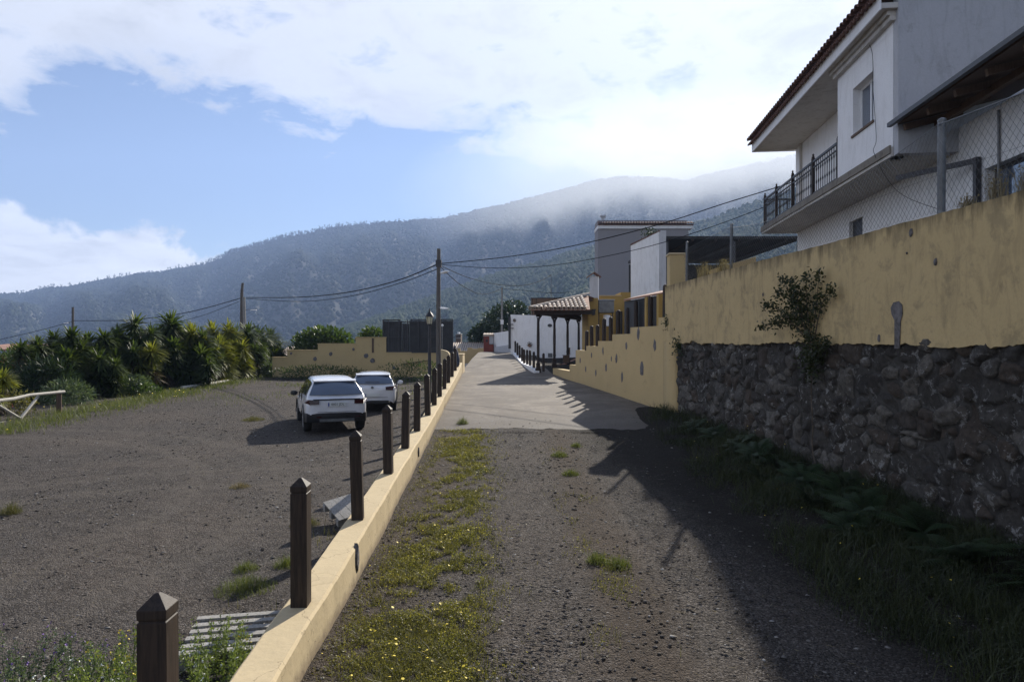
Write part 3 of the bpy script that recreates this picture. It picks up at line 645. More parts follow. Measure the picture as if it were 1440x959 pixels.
# ------------------------------------------------------------ stepped yellow wall
SA=Vector((4.42,19.55,0)); SB=Vector((1.98,33.4,0))
def sy(px): # y on stepped wall line seen at pixel column
    k=(SB.x-SA.x)/(SB.y-SA.y); return (SA.x-k*SA.y)/((px-720)/F-k)
def sx(y): return SA.x+(SB.x-SA.x)*(y-SA.y)/(SB.y-SA.y)
steps=[(934,926,446.6),(926,886.5,459.8),(886.5,861,470),(861,841,479.5),(841,824.5,486.6),(824.5,809.5,492.6),(809.5,801,513),(801,777.5,519)]
def stepped_wall():
    t=thing('stepped_wall','yellow plastered wall descending in steps from the retaining wall to the porch','wall',(3,25,.6)); mb=MB()
    d=(SB-SA).normalized(); nrm=Vector((d.y,-d.x,0)); nrm=-nrm if nrm.x>0 else nrm  # towards the road
    ztops=[];
    for i,(a,b_,row) in enumerate(steps):
        ya=sy(a) if i else SA.y-.02; yb=min(sy(b_),33.5); ym=(ya+yb)/2; z=PZ(row,ya*.35+yb*.65); ztops.append((ya,yb,z))
        A=Vector((sx(ya),ya,0)); B=Vector((sx(yb),yb,0)); bk=-nrm*.28
        zb=float(zroad(ya))-.4
        v=[]
        for p in (A,B,B+bk,A+bk): v.append((p.x,p.y,zb))
        for p in (A,B,B+bk,A+bk): v.append((p.x,p.y,z))
        mb.add(v,[(3,2,1,0),(4,5,6,7),(0,1,5,4),(1,2,6,5),(2,3,7,6),(3,0,4,7)])
    mb.build('plaster_wall',M['yellow'],t,t.location)
    for (px,row,s) in ((897.5,470,.17),(921,486,.17),(902.5,519,.20),(875,530,.16),(881,487,.12),(867,504,.15),(852.5,517,.15),(848,493,.12),(823.8,519.5,.1),(832,500,.09),(816,507,.09),(838,524,.1),(860,505,.07)):
        y=sy(px); z=PZ(row,y); c=Vector((sx(y),y,z))+nrm*.005; stone_inlay(t,c,d,nrm,s*1.25,1.75)
    # posts
    lab=['first wooden post on the stepped yellow wall, beside the wall pier','wooden post on the stepped wall between the ochre pillars','wooden post on the stepped wall left of the ochre pillars','wooden post on the stepped wall in front of the dark gate','wooden post on the stepped wall right of the grey roof cabinet','wooden post on the stepped wall under the right side of the grey cabinet','wooden post on the stepped wall under the left side of the grey cabinet','wooden post on the stepped wall left of the narrow chimney','wooden post on the stepped wall at the ochre wall corner','last wooden post on the lowest high step, next to the porch']
    q0=None
    for i,(px,rt,rb) in enumerate(((931.5,400,446),(911,416,459),(891,423,460),(879,432.5,469),(866,436,470),(855.5,445.7,479),(846,447.6,479),(837,457,486),(829,458,486),(821.7,465,492))):
        y=sy(px)+.12; zt=[z for a,b_,z in ztops if a-.2<=y<=b_+.3][0] if any(a-.2<=y<=b_+.3 for a,b_,z in ztops) else PZ(rb,y)
        if q0 is None: q0=post_mesh(.15,1.0,dome=True).build('wooden_post',M['darkwood'],local=True,smooth=True); o=q0
        else: o=q0.copy(); COL.objects.link(o)
        c=Vector((sx(y),y,0))-nrm*.13; zb=next((z for a,b_,z in ztops if a<=y<=b_),PZ(rb,y)); o.location=(c.x,c.y,zb); h=zb+0; o.scale=(1,1,(PZ(rt,y)-zb)/1.0); o.rotation_euler=(R(random.uniform(-1,1)),R(random.uniform(-1,1)),0)
        tag(o,lab[i],'post','wooden posts on the stepped yellow wall')
stepped_wall()
# ------------------------------------------------------------ chain link fence on the retaining wall
def chain_fence():
    t=thing('chain_link_fence','grey chain link fence with steel pipes standing on the yellow retaining wall','fence',(5.1,10,3.85))
    posts=[(2.0,5.05,.042),(8.54,5.07,.047),(15.17,4.9,.035),(18.15,4.93,.035)]; off=-.1
    for y,zt,r in posts:
        p=wall_pt(np.array(y),np.array(3.8),off); mb=MB().tube([(p[0],p[1],3.75),(p[0]+.012,p[1],zt)],r,12)
        o=mb.build('fence_post',M['galv'],t,t.location,smooth=True)
        MB().lathe((p[0]+.012,p[1],zt),[(r+.004,-.03),(r+.004,.0),(r*.5,.018)],12).build('post_cap',M['galv'],o,t.location,smooth=True)
    def ztop(y):
        y=np.asarray(y,float); z=np.interp(y,[2,8.54,15.17,18.15],[4.98,5.0,4.82,4.72]); 
        s=np.interp(y,[2,8.54],[0,1]); z=z-.10*4*s*(1-s)*(y<8.54); s=np.interp(y,[8.54,15.17],[0,1]); return z-.30*4*s*(1-s)*(y>8.54)
    def zbot(y): return 3.9+0*np.asarray(y,float)
    mb=MB(); pitch=.088; r=.0023; V=[];Fl=[];cnt=0
    def wire(pts,r):
        nonlocal cnt
        m=len(pts); d=np.gradient(pts,axis=0); d/=np.linalg.norm(d,axis=1)[:,None]; a=np.cross(d,[1,.08,0.01]); a/=np.linalg.norm(a,axis=1)[:,None]; b_=np.cross(d,a)
        ring=np.stack([pts+(a*math.cos(q)+b_*math.sin(q))*r for q in (0,2.094,4.189)],1).reshape(-1,3); V.append(ring)
        i=np.arange(m-1)[:,None]*3
        for k in range(3): Fl.append(np.stack([i[:,0]+k,i[:,0]+(k+1)%3,i[:,0]+3+(k+1)%3,i[:,0]+3+k],1)+cnt)
        cnt+=len(ring)
    for sgn in (1,-1):
        for y0 in np.arange(.8,19.6,pitch):
            s=np.linspace(0,1,8); yy=y0+sgn*s*.78*1.0; yy=yy[(yy>1.9)&(yy<18.2)]
            if len(yy)<3: continue
            s2=(yy-y0)*sgn/.78; zt=ztop(yy); z=zbot(yy)+(zt-zbot(yy))*s2; bul=.03*fbm(yy*2,z*2,101)+.004*sgn
            wire(wall_pt(yy,z,off+.06+bul),r)
    Fq=np.concatenate(Fl); mesh_np('wire_mesh',np.concatenate(V),Fq,M['galv'],t,t.location)
    mb=MB()
    for (a,b_) in ((2,8.54),(8.54,15.17),(15.17,18.15)):
        yy=np.linspace(a,b_,14); pts=wall_pt(yy,ztop(yy),off+.05); mb.tube([tuple(p) for p in pts],.0035 if a>3 else .008,5)
    mb.build('tension_wire',M['galv'],t,t.location)
    yy=np.linspace(2,18.15,20); MB().tube([tuple(p) for p in wall_pt(yy,np.full(20,4.35)+.02*np.sin(yy),off+.06)],.002,4).build('tension_wire',M['galv'],t,t.location)
chain_fence()
# ------------------------------------------------------------ big white house on the right
HS=1.18
HX=lambda y,off=0: 5.82+.104*y+off
DD=Vector((.104,1,0)).normalized(); NN=Vector((1,-.104,0)).normalized()  # along facade, into house
def hp(y,off,z): # point on facade line at y pushed 'off' into house
    p=Vector((5.82+.104*y,y,z-CAMZ))+NN*off; return p*HS+Vector((0,0,CAMZ))
def hbox(mb,ya,yb,o0,o1,z0,z1):
    v=[hp(ya,o0,z0),hp(yb,o0,z0),hp(yb,o1,z0),hp(ya,o1,z0),hp(ya,o0,z1),hp(yb,o0,z1),hp(yb,o1,z1),hp(ya,o1,z1)]
    return mb.add(v,[(3,2,1,0),(4,5,6,7),(0,1,5,4),(1,2,6,5),(2,3,7,6),(3,0,4,7)])
def wallhole(mb,ya,yb,o0,th,z0,z1,holes):
    """wall slab on facade offset o0 with rectangular holes (ya,yb,z0,z1)"""
    yc=sorted({ya,yb,*[h[0] for h in holes],*[h[1] for h in holes]}); zc=sorted({z0,z1,*[h[2] for h in holes],*[h[3] for h in holes]})
    for a,b_ in zip(yc,yc[1:]):
        for c,d in zip(zc,zc[1:]):
            if any(h[0]-1e-6<=a and b_<=h[1]+1e-6 and h[2]-1e-6<=c and d<=h[3]+1e-6 for h in holes): continue
            hbox(mb,a,b_,o0,o0+th,c,d)
def house():
    t=thing('white_house','two storey white house with a tiled eave, a balcony and an overhanging upper floor','house',(8,15,3.2))
    O=t.location; y0,y1,yE=12.8,15.6,22.1; zs,zr=5.93,8.45
    # lower storey
    w2=(9.0,11.8,4.2,5.24); w1=(16.9,17.75,4.3,5.36)
    mb=MB(); wallhole(mb,5.0,22.0,1.05,.25,2.5,6.2,[w2,w1]); mb.build('lower_wall',M['white'],t,O)
    mb=MB(); hbox(mb,21.75,21.98,1.302,9,2.5,5.9); mb.build('end_wall',M['white'],t,O)
    def window(w,off,sash=2,dark='metal_dark',depth=.16,sill=True):
        ya,yb,za,zb=w; f=MB(); k=.06
        hbox(f,ya,yb,off+depth,off+depth+.05,za,za+k); hbox(f,ya,yb,off+depth,off+depth+.05,zb-k,zb)
        for i in range(sash+1):
            y=ya+(yb-ya-k)*i/sash; hbox(f,y,y+k,off+depth+.002,off+depth+.048,za+k,zb-k)
        o=f.build('window',M[dark],t,O)
        g=MB(); hbox(g,ya+.02,yb-.02,off+depth+.02,off+depth+.03,za+.02,zb-.02); g.build('pane',M['glass'],o,(0,0,0)).location=-Vector(O)
        q=MB(); hbox(q,ya+.05,ya+(yb-ya)*.38,off+depth+.09,off+depth+.10,za+.05,zb-.05); q.build('curtain',M['white_clean'],o,(0,0,0)).location=-Vector(O)
        if sill: s=MB(); hbox(s,ya-.04,yb+.04,off-.03,off+depth,za-.05,za-.002); s.build('sill',M['brownwood'],o,(0,0,0)).location=-Vector(O)
        return o
    window(w2,1.05,3); 
    d=MB(); hbox(d,w1[0],w1[1],1.15,1.2,w1[2],w1[3]); d.build('shutter',M['metal_dark'],t,O)
    # slab
    mb=MB(); hbox(mb,y0,yE,-.038,1.3,zs-.17,zs); mb.build('balcony_slab',M['soffit'],t,O)
    mb=MB(); hbox(mb,y0,yE,-.07,-.04,zs-.11,zs+.04); mb.build('slab_edge_moulding',M['mossedge'],t,O)
    # projecting volume with window
    wv=(13.68,14.72,6.72,7.72); mb=MB(); wallhole(mb,y0,y1,0,.22,zs,zr-.18,[wv]); hbox(mb,y1-.2,y1,.22,1.05,zs,zr-.18); mb.build('upper_wall',M['white_clean'],t,O)
    window(wv,0,2,'whitemetal')
    mb=MB(); hbox(mb,y1,yE-.3,1.0,1.25,zs,zr-.002); mb.build('balcony_back_wall',M['white_clean'],t,O)
    mb=MB(); hbox(mb,yE-.3,yE-.1,1.0,6,zs,zr-.002); mb.build('upper_end_wall',M['white_clean'],t,O)
    mb=MB(); hbox(mb,yE-.75,yE-.66,.93,1.0,zs,zr-.02); mb.build('drain_pipe',M['soffit'],t,O)
    # near end wall, its shade put into the grey colour
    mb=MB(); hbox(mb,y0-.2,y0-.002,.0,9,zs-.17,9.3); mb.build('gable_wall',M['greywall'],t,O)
    mb=MB(); hbox(mb,y0,y0+.26,-.006,.24,zs-.17,zr-.002); mb.build('corner_strip',M['white_clean'],t,O)
    # cornice, fascia, soffit
    mb=MB(); hbox(mb,y0-.1,y1+.02,-.1,.2,zr-.18,zr-.09); hbox(mb,y0-.1,y1+.06,-.16,.2,zr-.088,zr-.002); mb.build('cornice',M['soffit'],t,O)
    mb=MB(); hbox(mb,y0-.2,yE,-.30,-.002,zr,zr+.10); hbox(mb,y0,yE,0,6.0,zr+.001,zr+.10); mb.build('eave_soffit',M['soffit'],t,O)
    mb=MB(); hbox(mb,y0-.21,yE,-.33,-.301,zr-.03,zr+.26); hbox(mb,yE,yE+.05,-.33,6,zr-.03,zr+.26); mb.build('fascia',M['white_clean'],t,O)
    # roof: sloping slab plus tile rolls
    mb=MB(); sl=math.tan(R(20)); v=[]
    for y in (y0-.15,yE+.25):
        v+= [hp(y,-.42,zr+.27),hp(y,5.5,zr+.27+5.9*sl),hp(y,5.5,zr+.23+5.9*sl),hp(y,-.42,zr+.23)]
    mb.add(v,[(0,1,2,3),(7,6,5,4),(0,4,5,1),(1,5,6,2),(2,6,7,3),(3,7,4,0)]); roof=mb.build('roof',M['tiledark'],t,O)
    mb=MB(); n=int((yE+.36-y0)/.19)
    for i in range(n):
        y=y0-.12+i*.19
        for k in range(13):
            a=hp(y+random.uniform(-.01,.01),-.50+k*.42,zr+.29+(.42*k)*sl+.02); b_=hp(y,-.50+(k+1)*.42+.05,zr+.29+(.42*(k+1))*sl-.01)
            arc(mb,a,b_,.10,.085,DD)
        # under tiles (bocateja) seen at the eave
        a=hp(y+.095,-.46,zr+.25); b_=hp(y+.095,.3,zr+.25+.76*sl); arc(mb,a,b_,.095,.085,DD,inv=True)
    mb.build('roof_tiles',M['tiledark'],t,O,smooth=False)
    # balcony railing
    mb=MB(); L_=yE-y1; nb=44
    hboxr=lambda ya,yb,o0,o1,za,zb: hbox(mb,ya,yb,o0,o1,za,zb)
    hboxr(y1,yE,.02,.07,zs+.90,zs+.95); hboxr(y1,yE,.025,.065,zs+.10,zs+.13); hboxr(y1,yE,.025,.065,zs+.76,zs+.785)
    mb.build('handrail',M['metal_dark'],t,O); mb=MB()
    for i in range(nb):
        y=y1+.06+i*(L_-.1)/(nb-1); p=hp(y,.045,0); mb.lathe((p.x,p.y,hp(0,0,zs).z),[(r_*1.2,z_*HS) for r_,z_ in [(.01,.1),(.01,.3),(.022,.36),(.01,.42),(.01,.62),(.022,.68),(.01,.74),(.01,.9)]],6)
    mb.build('baluster_row',M['metal_dark'],t,O)
    for y in (15.66,17.4,19.1,20.7,22.0):
        p=hp(y,.045,0); zq=hp(0,0,zs).z; MB().box((p.x,p.y,zq+.60),(.085,.085,1.2)).lathe((p.x,p.y,zq+1.2),[(.04,0),(.05,.03),(.02,.07),(.035,.1),(.01,.14)],8).build('railing_post',M['darkwood'],t,O)
    mb=MB(); hbox(mb,yE-.06,yE-.02,.06,1.0,zs+.9,zs+.95); hbox(mb,yE-.06,yE-.02,.06,1.0,zs+.1,zs+.13)
    for i in range(7): hbox(mb,yE-.05,yE-.03,.15+i*.12,.165+i*.12,zs+.1,zs+.9)
    mb.build('side_railing',M['metal_dark'],t,O)
    # lean-to timber eave in front of the gable wall
    mb=MB()
    v=[hp(3.0,-.02,6.28),hp(12.59,-.02,6.28),hp(12.59,1.9,6.72),hp(3.0,1.9,6.72)]; v+=[x+Vector((0,0,.05)) for x in v]
    mb.add(v,[(3,2,1,0),(4,5,6,7),(0,1,5,4),(1,2,6,5),(2,3,7,6),(3,0,4,7)]); lt=mb.build('lean_to_roof',M['brownwood'],t,O)
    mb=MB()
    v=[hp(3.0,-.10,6.335),hp(12.58,-.10,6.335),hp(12.58,1.9,6.79),hp(3.0,1.9,6.79)]; v+=[x+Vector((0,0,.05)) for x in v]
    mb.add(v,[(3,2,1,0),(4,5,6,7),(0,1,5,4),(1,2,6,5),(2,3,7,6),(3,0,4,7)]); mb.build('roof_covering',M['tiledark'],lt,(0,0,0)).location=-Vector(O)
    mb=MB(); mb.beam(hp(3.0,-.12,6.31),hp(12.7,-.12,6.31),.09,.09); mb.build('gutter',M['metal_dark'],t,O)
    for y in np.arange(4,12.6,.85):
        MB().beam(hp(y,.06,6.21),hp(y,1.05,6.44),.09,.13).build('rafter',M['brownwood'],t,O)
    mb=MB(); mb.beam(hp(4,.62,6.25),hp(12.5,.62,6.25),.11,.13); mb.build('purlin',M['brownwood'],t,O)
    mb=MB(); mb.beam(hp(12.25,.95,6.0),hp(13.6,.95,5.55),.02,.02) 
    # drain elbow and pipes
    MB().beam(hp(13.1,.2,5.42),hp(11.9,1.0,5.42),.10,.10).beam(hp(11.9,.98,5.47),hp(11.9,.98,3.0),.10,.10).build('down_pipe',M['metal_dark'],t,O)
    MB().tube([hp(11.35,1.02,6.1),hp(11.35,1.02,3.2)],.025,8).build('thin_pipe',M['galv'],t,O)
    # loose cable down the facade
    pts=[hp(13.9,-.3,8.6),hp(13.75,-.02,8.2),hp(13.62,-.03,7.3),hp(13.45,-.04,6.3),hp(13.4,-.09,5.95),hp(13.3,.3,5.2),hp(12.9,.9,4.75),hp(12.2,1.0,4.5),hp(11.4,1.0,4.7)]
    MB().tube(smoothp(pts),.006,5).build('loose_cable',M['cable'],t,O)
def smoothp(p,n=8):
    p=[Vector(q) for q in p]; out=[]
    for i in range(len(p)-1):
        a=p[max(i-1,0)];b=p[i];c=p[i+1];d=p[min(i+2,len(p)-1)]
        for k in range(n):
            t=k/n; out.append(.5*((2*b)+(c-a)*t+(2*a-5*b+4*c-d)*t*t+(3*b-a-3*c+d)*t**3))
    return out+[p[-1]]
def arc(mb,a,b,r0,r1,side,inv=False,n=6):
    side=Vector(side).normalized(); d=(b-a).normalized(); up=side.cross(d); up=up if up.z>0 else -up
    if inv: up=-up
    vs=[]
    for p,r in ((a,r0),(b,r1)):
        for rr in (r,r-.016):
            for k in range(n+1):
                t=math.pi*k/n; vs.append(p+side*math.cos(t)*rr+up*math.sin(t)*rr)
    m=n+1; f=[]
    for k in range(n):
        f+=[(k,k+1,2*m+k+1,2*m+k),(m+k+1,m+k,3*m+k,3*m+k+1),(k+1,k,m+k,m+k+1),(2*m+k,2*m+k+1,3*m+k+1,3*m+k)]
    mb.add(vs,f)
house()
def drying_rack():
    t=thing('metal_rack','small dark metal grid rack beside the lower wall of the white house','rack',tuple(hp(13.2,.7,4.0))); mb=MB()
    for y in (13.0,13.35,13.7):
        mb.tube([hp(y,.7,3.3),hp(y,.7,4.55)],.012,5)
    for k in range(6): mb.tube([hp(12.9,.7,3.9+k*.1),hp(13.8,.7,3.9+k*.1)],.006,4)
    mb.build('frame',M['metal_dark'],t,t.location)
drying_rack()
# ------------------------------------------------------------ village buildings on the right
def qbox(mb,xa,xb,ya,yb,za,zb): return mb.box(((xa+xb)/2,(ya+yb)/2,(za+zb)/2),(xb-xa,yb-ya,zb-za))
def village():
    # tall grey building
    d=75; xa,xb=PX(841,d),PX(968,d); t=thing('grey_building','tall plain grey building with a white cornice and tiled parapet edge','building',((xa+xb)/2,d+4,1.3)); O=t.location
    qbox(MB(),xa,xb,d,d+3,.5,PZ(322,d)).build('wall',M['greyhouse'],t,O)
    qbox(MB(),xa-.05,xb+.4,d-.2,d+3.1,PZ(322,d),PZ(317.5,d)).build('cornice',M['white_clean'],t,O)
    rf=qbox(MB(),xa-.02,xb+.5,d-.3,d+3.2,PZ(317.5,d),PZ(316,d)).build('roof',M['tiledark'],t,O); mb=MB()
    for i in range(int((xb+.8-xa)/.3)):
        x=xa+.08+i*.3; a=Vector((x,d-.6,PZ(316.3,d))); b=Vector((x,d+.3,PZ(312.5,d))); arc(mb,a,b,.15,.13,(1,0,0))
    mb.build('tile_row',M['tiledark'],rf,O)
    qbox(MB(),xa,xb-.1,d+.2,d+2.8,PZ(316,d),PZ(309.5,d)).build('parapet',M['greyhouse'],t,O)
    c=MB(); qbox(c,PX(846.5,d),PX(851.5,d),d+.6,d+.9,PZ(310,d),PZ(303.5,d)); qbox(c,PX(845.3,d),PX(853,d),d+.5,d+1.0,PZ(303.5,d),PZ(301.3,d)); c.build('chimney',M['greywall'],t,O)
    # white mono pitch building
    d=40; t=thing('white_building','white building with a sloping tiled roof edge in front of the grey building','building',(PX(905,d),d,1.2)); O=t.location
    A=Vector((PX(887,d+.9),d+.9,0)); B=Vector((PX(927,d-1.8),d-1.8,0)); zA=PZ(345.5,A.y); zB=PZ(326,B.y); k=Vector((.5,4.5,0))
    v=[(A.x,A.y,.6),(B.x,B.y,.6),(B.x+.9,B.y+4,.6),(A.x+.9,A.y+4,.6),(A.x,A.y,zA),(B.x,B.y,zB),(B.x+.9,B.y+4,zB),(A.x+.9,A.y+4,zA)]
    fc=[(3,2,1,0),(4,5,6,7),(0,1,5,4),(1,2,6,5),(2,3,7,6),(3,0,4,7)]
    MB().add(v,fc).build('wall',M['white'],t,O)
    v=[(A.x-.04,A.y-.06,zA+.01),(B.x+.05,B.y-.06,zB+.01),(B.x+.95,B.y+4,zB+.01),(A.x+.85,A.y+4,zA+.01)]; v+=[(x,y,z+.07) for x,y,z in v]
    MB().add(v,fc).build('roof',M['tiledark'],t,O)
    x2=PX(937,38.2); qbox(MB(),B.x+.01,x2,B.y+.05,B.y+3.9,.6,PZ(324,38.2)).build('side_wing',M['greywall'],t,O)
    bl=thing('rooftop_plant','small dark round bush growing on the roof edge of the white building','bush',(PX(917,39.5),39.6,PZ(327,39.5))); V,Fq=leaves(rng.normal(0,.19,(160,3))*[1.4,1,.7]+np.array(bl.location),rng.normal(size=(160,3)),.14,.06); mesh_np('foliage',V,Fq,M['foliaged'],bl,bl.location)
    MB().tube([bl.location,Vector(bl.location)-Vector((0,0,.25))],.03,5).build('stem',M['bark'],bl,bl.location)
    # dark carport
    t=thing('carport','dark flat sheet roof of a carport between the white building and the house','carport',(10,36,1.8)); O=t.location; cz=PZ(336,41)
    qbox(MB(),PX(935,41),PX(1130,41),41,54,cz,cz+.16).build('roof',M['carport'],t,O)
    mb=MB(); 
    for x in np.arange(9.4,17.4,1.4): qbox(mb,x,x+.12,41.05,54,cz-.14,cz-.001)
    mb.build('roof_joists',M['darkwood'],t,O)
    qbox(MB(),9.2,17.5,53.6,53.8,1,cz-.15).build('back_wall',M['carport'],t,O)
    for x in (9.25,13.3,17.2): qbox(MB(),x,x+.16,41.1,41.26,1,cz-.145).build('pole',M['metal_dark'],t,O)
    t=thing('low_wall','short yellow wall seen through the mesh behind the retaining wall','low wall',(6.5,21.5,2)); 
    v=[(PX(1001,21),21,1.8),(PX(1063,21),21,1.8),(PX(1063,21),21.2,1.8),(PX(1001,21),21.2,1.8),(PX(1001,21),21,PZ(379,21)),(PX(1063,21),21,PZ(361,21)),(PX(1063,21),21.2,PZ(361,21)),(PX(1001,21),21.2,PZ(379,21))]
    MB().add(v,fc).build('plaster_wall',M['yellow'],t,t.location)
    # ochre building behind the stepped wall
    d=42; t=thing('ochre_building','ochre rendered house front behind the stepped wall and the porch','building',(PX(860,d),d,1)); O=t.location
    mb=MB(); qbox(mb,PX(827.5,d),PX(842,d),d,d+3,.8,PZ(422,d)); qbox(mb,PX(842,d),PX(873,d),d+.01,d+3,.8,PZ(416.5,d)); qbox(mb,PX(873,d),PX(889,d),d+.02,d+3,.8,PZ(411,d)); mb.build('wall',M['yellow_house'],t,O)
    qbox(MB(),PX(827.5,38.4),PX(841,38.4),38.4,41.9,.6,PZ(419,38.4)).build('front_pier',M['yellow_house'],t,O)
    mb=MB(); qbox(mb,PX(841,d),PX(874,d),d-.05,d+3.1,PZ(416.5,d),PZ(415.3,d)); mb.build('coping',M['yellow_curb'],t,O)
    mb=MB(); qbox(mb,PX(866,d),PX(875,d),d-.06,d,1.2,PZ(438,d)); mb.build('door',M['black'],t,O)
    d=38.4; l=MB(); x,z=PX(834.5,d),PZ(440,d); l.box((x,d-.12,z),(.16,.16,.26)).box((x,d-.12,z+.17),(.22,.22,.06)).box((x,d-.04,z+.1),(.04,.12,.04)); l.build('wall_lantern',M['black'],t,O)
    # narrow chimney with gabled cap
    d=40; xa,xb=PX(830,d),PX(841,d); t=thing('chimney','narrow grey rendered chimney with a small gabled cap behind the posts','chimney',((xa+xb)/2,d,2)); O=t.location
    qbox(MB(),xa,xb,d,d+.32,1.2,PZ(389,d)).build('stack',M['greywall'],t,O)
    qbox(MB(),xb,xb+.05,d-.01,d+.3,PZ(434,d),PZ(389,d)).build('flue_pipe',M['whitemetal'],t,O)
    xm=(xa+xb)/2; z=PZ(389,d); mb=MB()
    for s in (-1,1): mb.beam((xm+s*.40,d+.16,z-.04),(xm,d+.16,z+.24),.6,.06,up=(0,0,1))
    mb.build('cap',M['tiledark'],t,O)
    # grey cabinet with white drum under it
    d=38.5; xa,xb=PX(841.5,d),PX(864,d); t=thing('grey_cabinet','square grey metal cabinet raised above the stepped wall next to the narrow chimney','cabinet',((xa+xb)/2,d,2.3)); O=t.location
    MB().box(((xa+xb)/2,d+.3,(PZ(422,d)+PZ(440,d))/2),(xb-xa,.5,PZ(422,d)-PZ(440,d))).build('box',M['galv'],t,O,bevel=.05)
    MB().box(((xa+xb)/2,d+.3,PZ(421.5,d)),(xb-xa+.05,.56,.04)).build('lid',M['greywall'],t,O)
    mb=MB(); 
    for x in (xa+.06,xb-.06): mb.box((x,d+.3,(PZ(440,d)+1.2)/2),(.05,.05,PZ(440,d)-1.2))
    mb.build('stand',M['metal_dark'],t,O)
    t=thing('white_drum','small white water drum hanging under the grey cabinet','drum',(PX(854,d),d+.2,PZ(459,d))); 
    MB().lathe(t.location,[(.17,0),(.2,.02),(.2,.60),(.18,.64),(.05,.66)],16).build('drum_body',M['whitemetal'],t,t.location,smooth=True)
    # ochre outbuilding with pillars
    t=thing('ochre_outbuilding','small ochre pillared outbuilding with a tile edge and dark gate above the stepped wall','outbuilding',(4.4,22,2)); O=t.location
    for a,b in ((898,909),(914.5,927)):
        y=sy((a+b)/2)+.15; k=(y)/F; qbox(MB(),(a-720)*k+.25,(b-720)*k+.25,y,y+.3,1.8,PZ(417 if a<900 else 413.5,y)).build('pillar',M['yellow_house'],t,O)
    y=sy(905)+.16
    MB().add([(PX(878,23.4),23.4,1.9),(PX(927,20.6)+.2,20.7,1.9),(PX(927,20.6)+.5,22.5,1.9),(PX(890,25.5),25.5,1.9),(PX(878,23.4),23.4,PZ(424,23.4)),(PX(927,20.6)+.2,20.7,PZ(414,20.7)),(PX(927,20.6)+.5,22.5,PZ(414,20.7)),(PX(890,25.5),25.5,PZ(424,23.4))],fc).build('gate_panel',M['black'],t,O)
    v=[(PX(877,23.2),23.2,PZ(423.5,23.2)),(PX(927,20.4)+.2,20.4,PZ(413,20.4)),(PX(927,20.4)+.6,22.5,PZ(413,20.4)+.2),(PX(890,25.5),25.7,PZ(423,23.2)+.2)]; v+=[(x,y_,z+.06) for x,y_,z in v]
    MB().add(v,fc).build('tile_edge',M['tile'],t,O)
    # small potted plant on the step
    # porch
    t=thing('tiled_porch','open porch with a terracotta tiled roof on dark turned wooden columns','porch',(1.5,29,1)); O=t.location
    cols=[(1.19,31.0),(2.10,33.8),(2.98,36.6),(3.85,39.4)]
    for i,(x,y) in enumerate(cols):
        zb=CAMZ-(CAMZ-float(zroad(y*1.1))-.03)/1.1; h=3.52-zb; 
        mb=MB().box((x,y,zb+.2),(.19,.19,.40)); mb.lathe((x,y,zb),[(.085,.40),(.06,.48),(.075,.58),(.062,.7),(.07,h*.6),(.055,h-.22),(.08,h-.16)],10).box((x,y,zb+h-.06),(.2,.2,.14)).box((x,y,zb+.06),(.26,.26,.2)); mb.build('column',M['darkwood'],t,O)
        if i<3:
            nx,ny=cols[i+1]
            for (p,q,s) in (((x,y),(nx,ny),1),((nx,ny),(x,y),1)):
                d_=Vector((q[0]-p[0],q[1]-p[1],0)).normalized(); pts=[Vector((p[0],p[1],3.52-.38))+d_*.06,Vector((p[0],p[1],3.52-.2))+d_*.14,Vector((p[0],p[1],3.52-.06))+d_*.5]
                MB().tube(pts,[.04,.05,.045],6).build('bracket',M['darkwood'],t,O)
    mb=MB(); mb.beam((1.09,30.66,3.62),(3.95,39.7,3.62),.2,.24).beam((1.04,30.8,3.62),(3.5,30.8,3.62),.18,.24); mb.build('beam',M['darkwood'],t,O)
    qbox(MB(),1.0,3.6,30.5,30.62,3.50,3.68).build('fascia_board',M['darkwood'],t,O)
    # hip roof
    FL=Vector((.80,30.2,3.70)); FR=Vector((3.45,30.2,3.70)); RG=Vector((3.70,33.1,4.50)); BL=Vector((3.6,39.9,3.70)); RB=Vector((5.6,39.9,4.50))
    MB().add([FL,FR,RG,BL,RB,FL-Vector((0,0,.05)),FR-Vector((0,0,.05)),BL-Vector((0,0,.05)),RG-Vector((0,0,.12)),RB-Vector((0,0,.12))],[(0,1,2),(0,2,4,3),(5,8,6),(5,7,9,8),(0,5,6,1),(0,3,7,5),(1,6,8,2),(3,4,9,7)]).build('roof',M['tile'],t,O)
    mb=MB(); n=13; slope=(RG.z-FL.z)/(RG.y-FL.y)
    for i in range(n):
        x=FL.x+.1+i*.2; ymax=FL.y+(RG.y-FL.y)*min(1,(x-FL.x)/(RG.x-FL.x)); nseg=max(1,int((ymax-FL.y)/.4))
        for s in range(nseg):
            ya=FL.y-.08+s*.4; yb=min(ya+.46,ymax+.02); a=Vector((x,ya,FL.z+.05+slope*(ya-FL.y)+.015)); b=Vector((x,yb,FL.z+.05+slope*(yb-FL.y))); arc(mb,a,b,.085,.07,(1,0,0))
        a=Vector((x-.1,FL.y-.06,FL.z+.03)); b=Vector((x-.1,FL.y+.35,FL.z+.03+slope*.4)); arc(mb,a,b,.075,.07,(1,0,0),inv=True)
    mb.build('front_tiles',M['tilepale'],t,O)
    mb=MB(); dv=(RG-FL)
    for k in range(9): arc(mb,FL+dv*(k/9)+Vector((0,0,.06)),FL+dv*((k+1.15)/9)+Vector((0,0,.06)),.1,.085,(.7,-.7,0))
    mb.build('hip_tiles',M['tilepale'],t,O)
    # left slope tiles
    mb=MB(); e=(BL-FL).normalized(); L_=(BL-FL).length
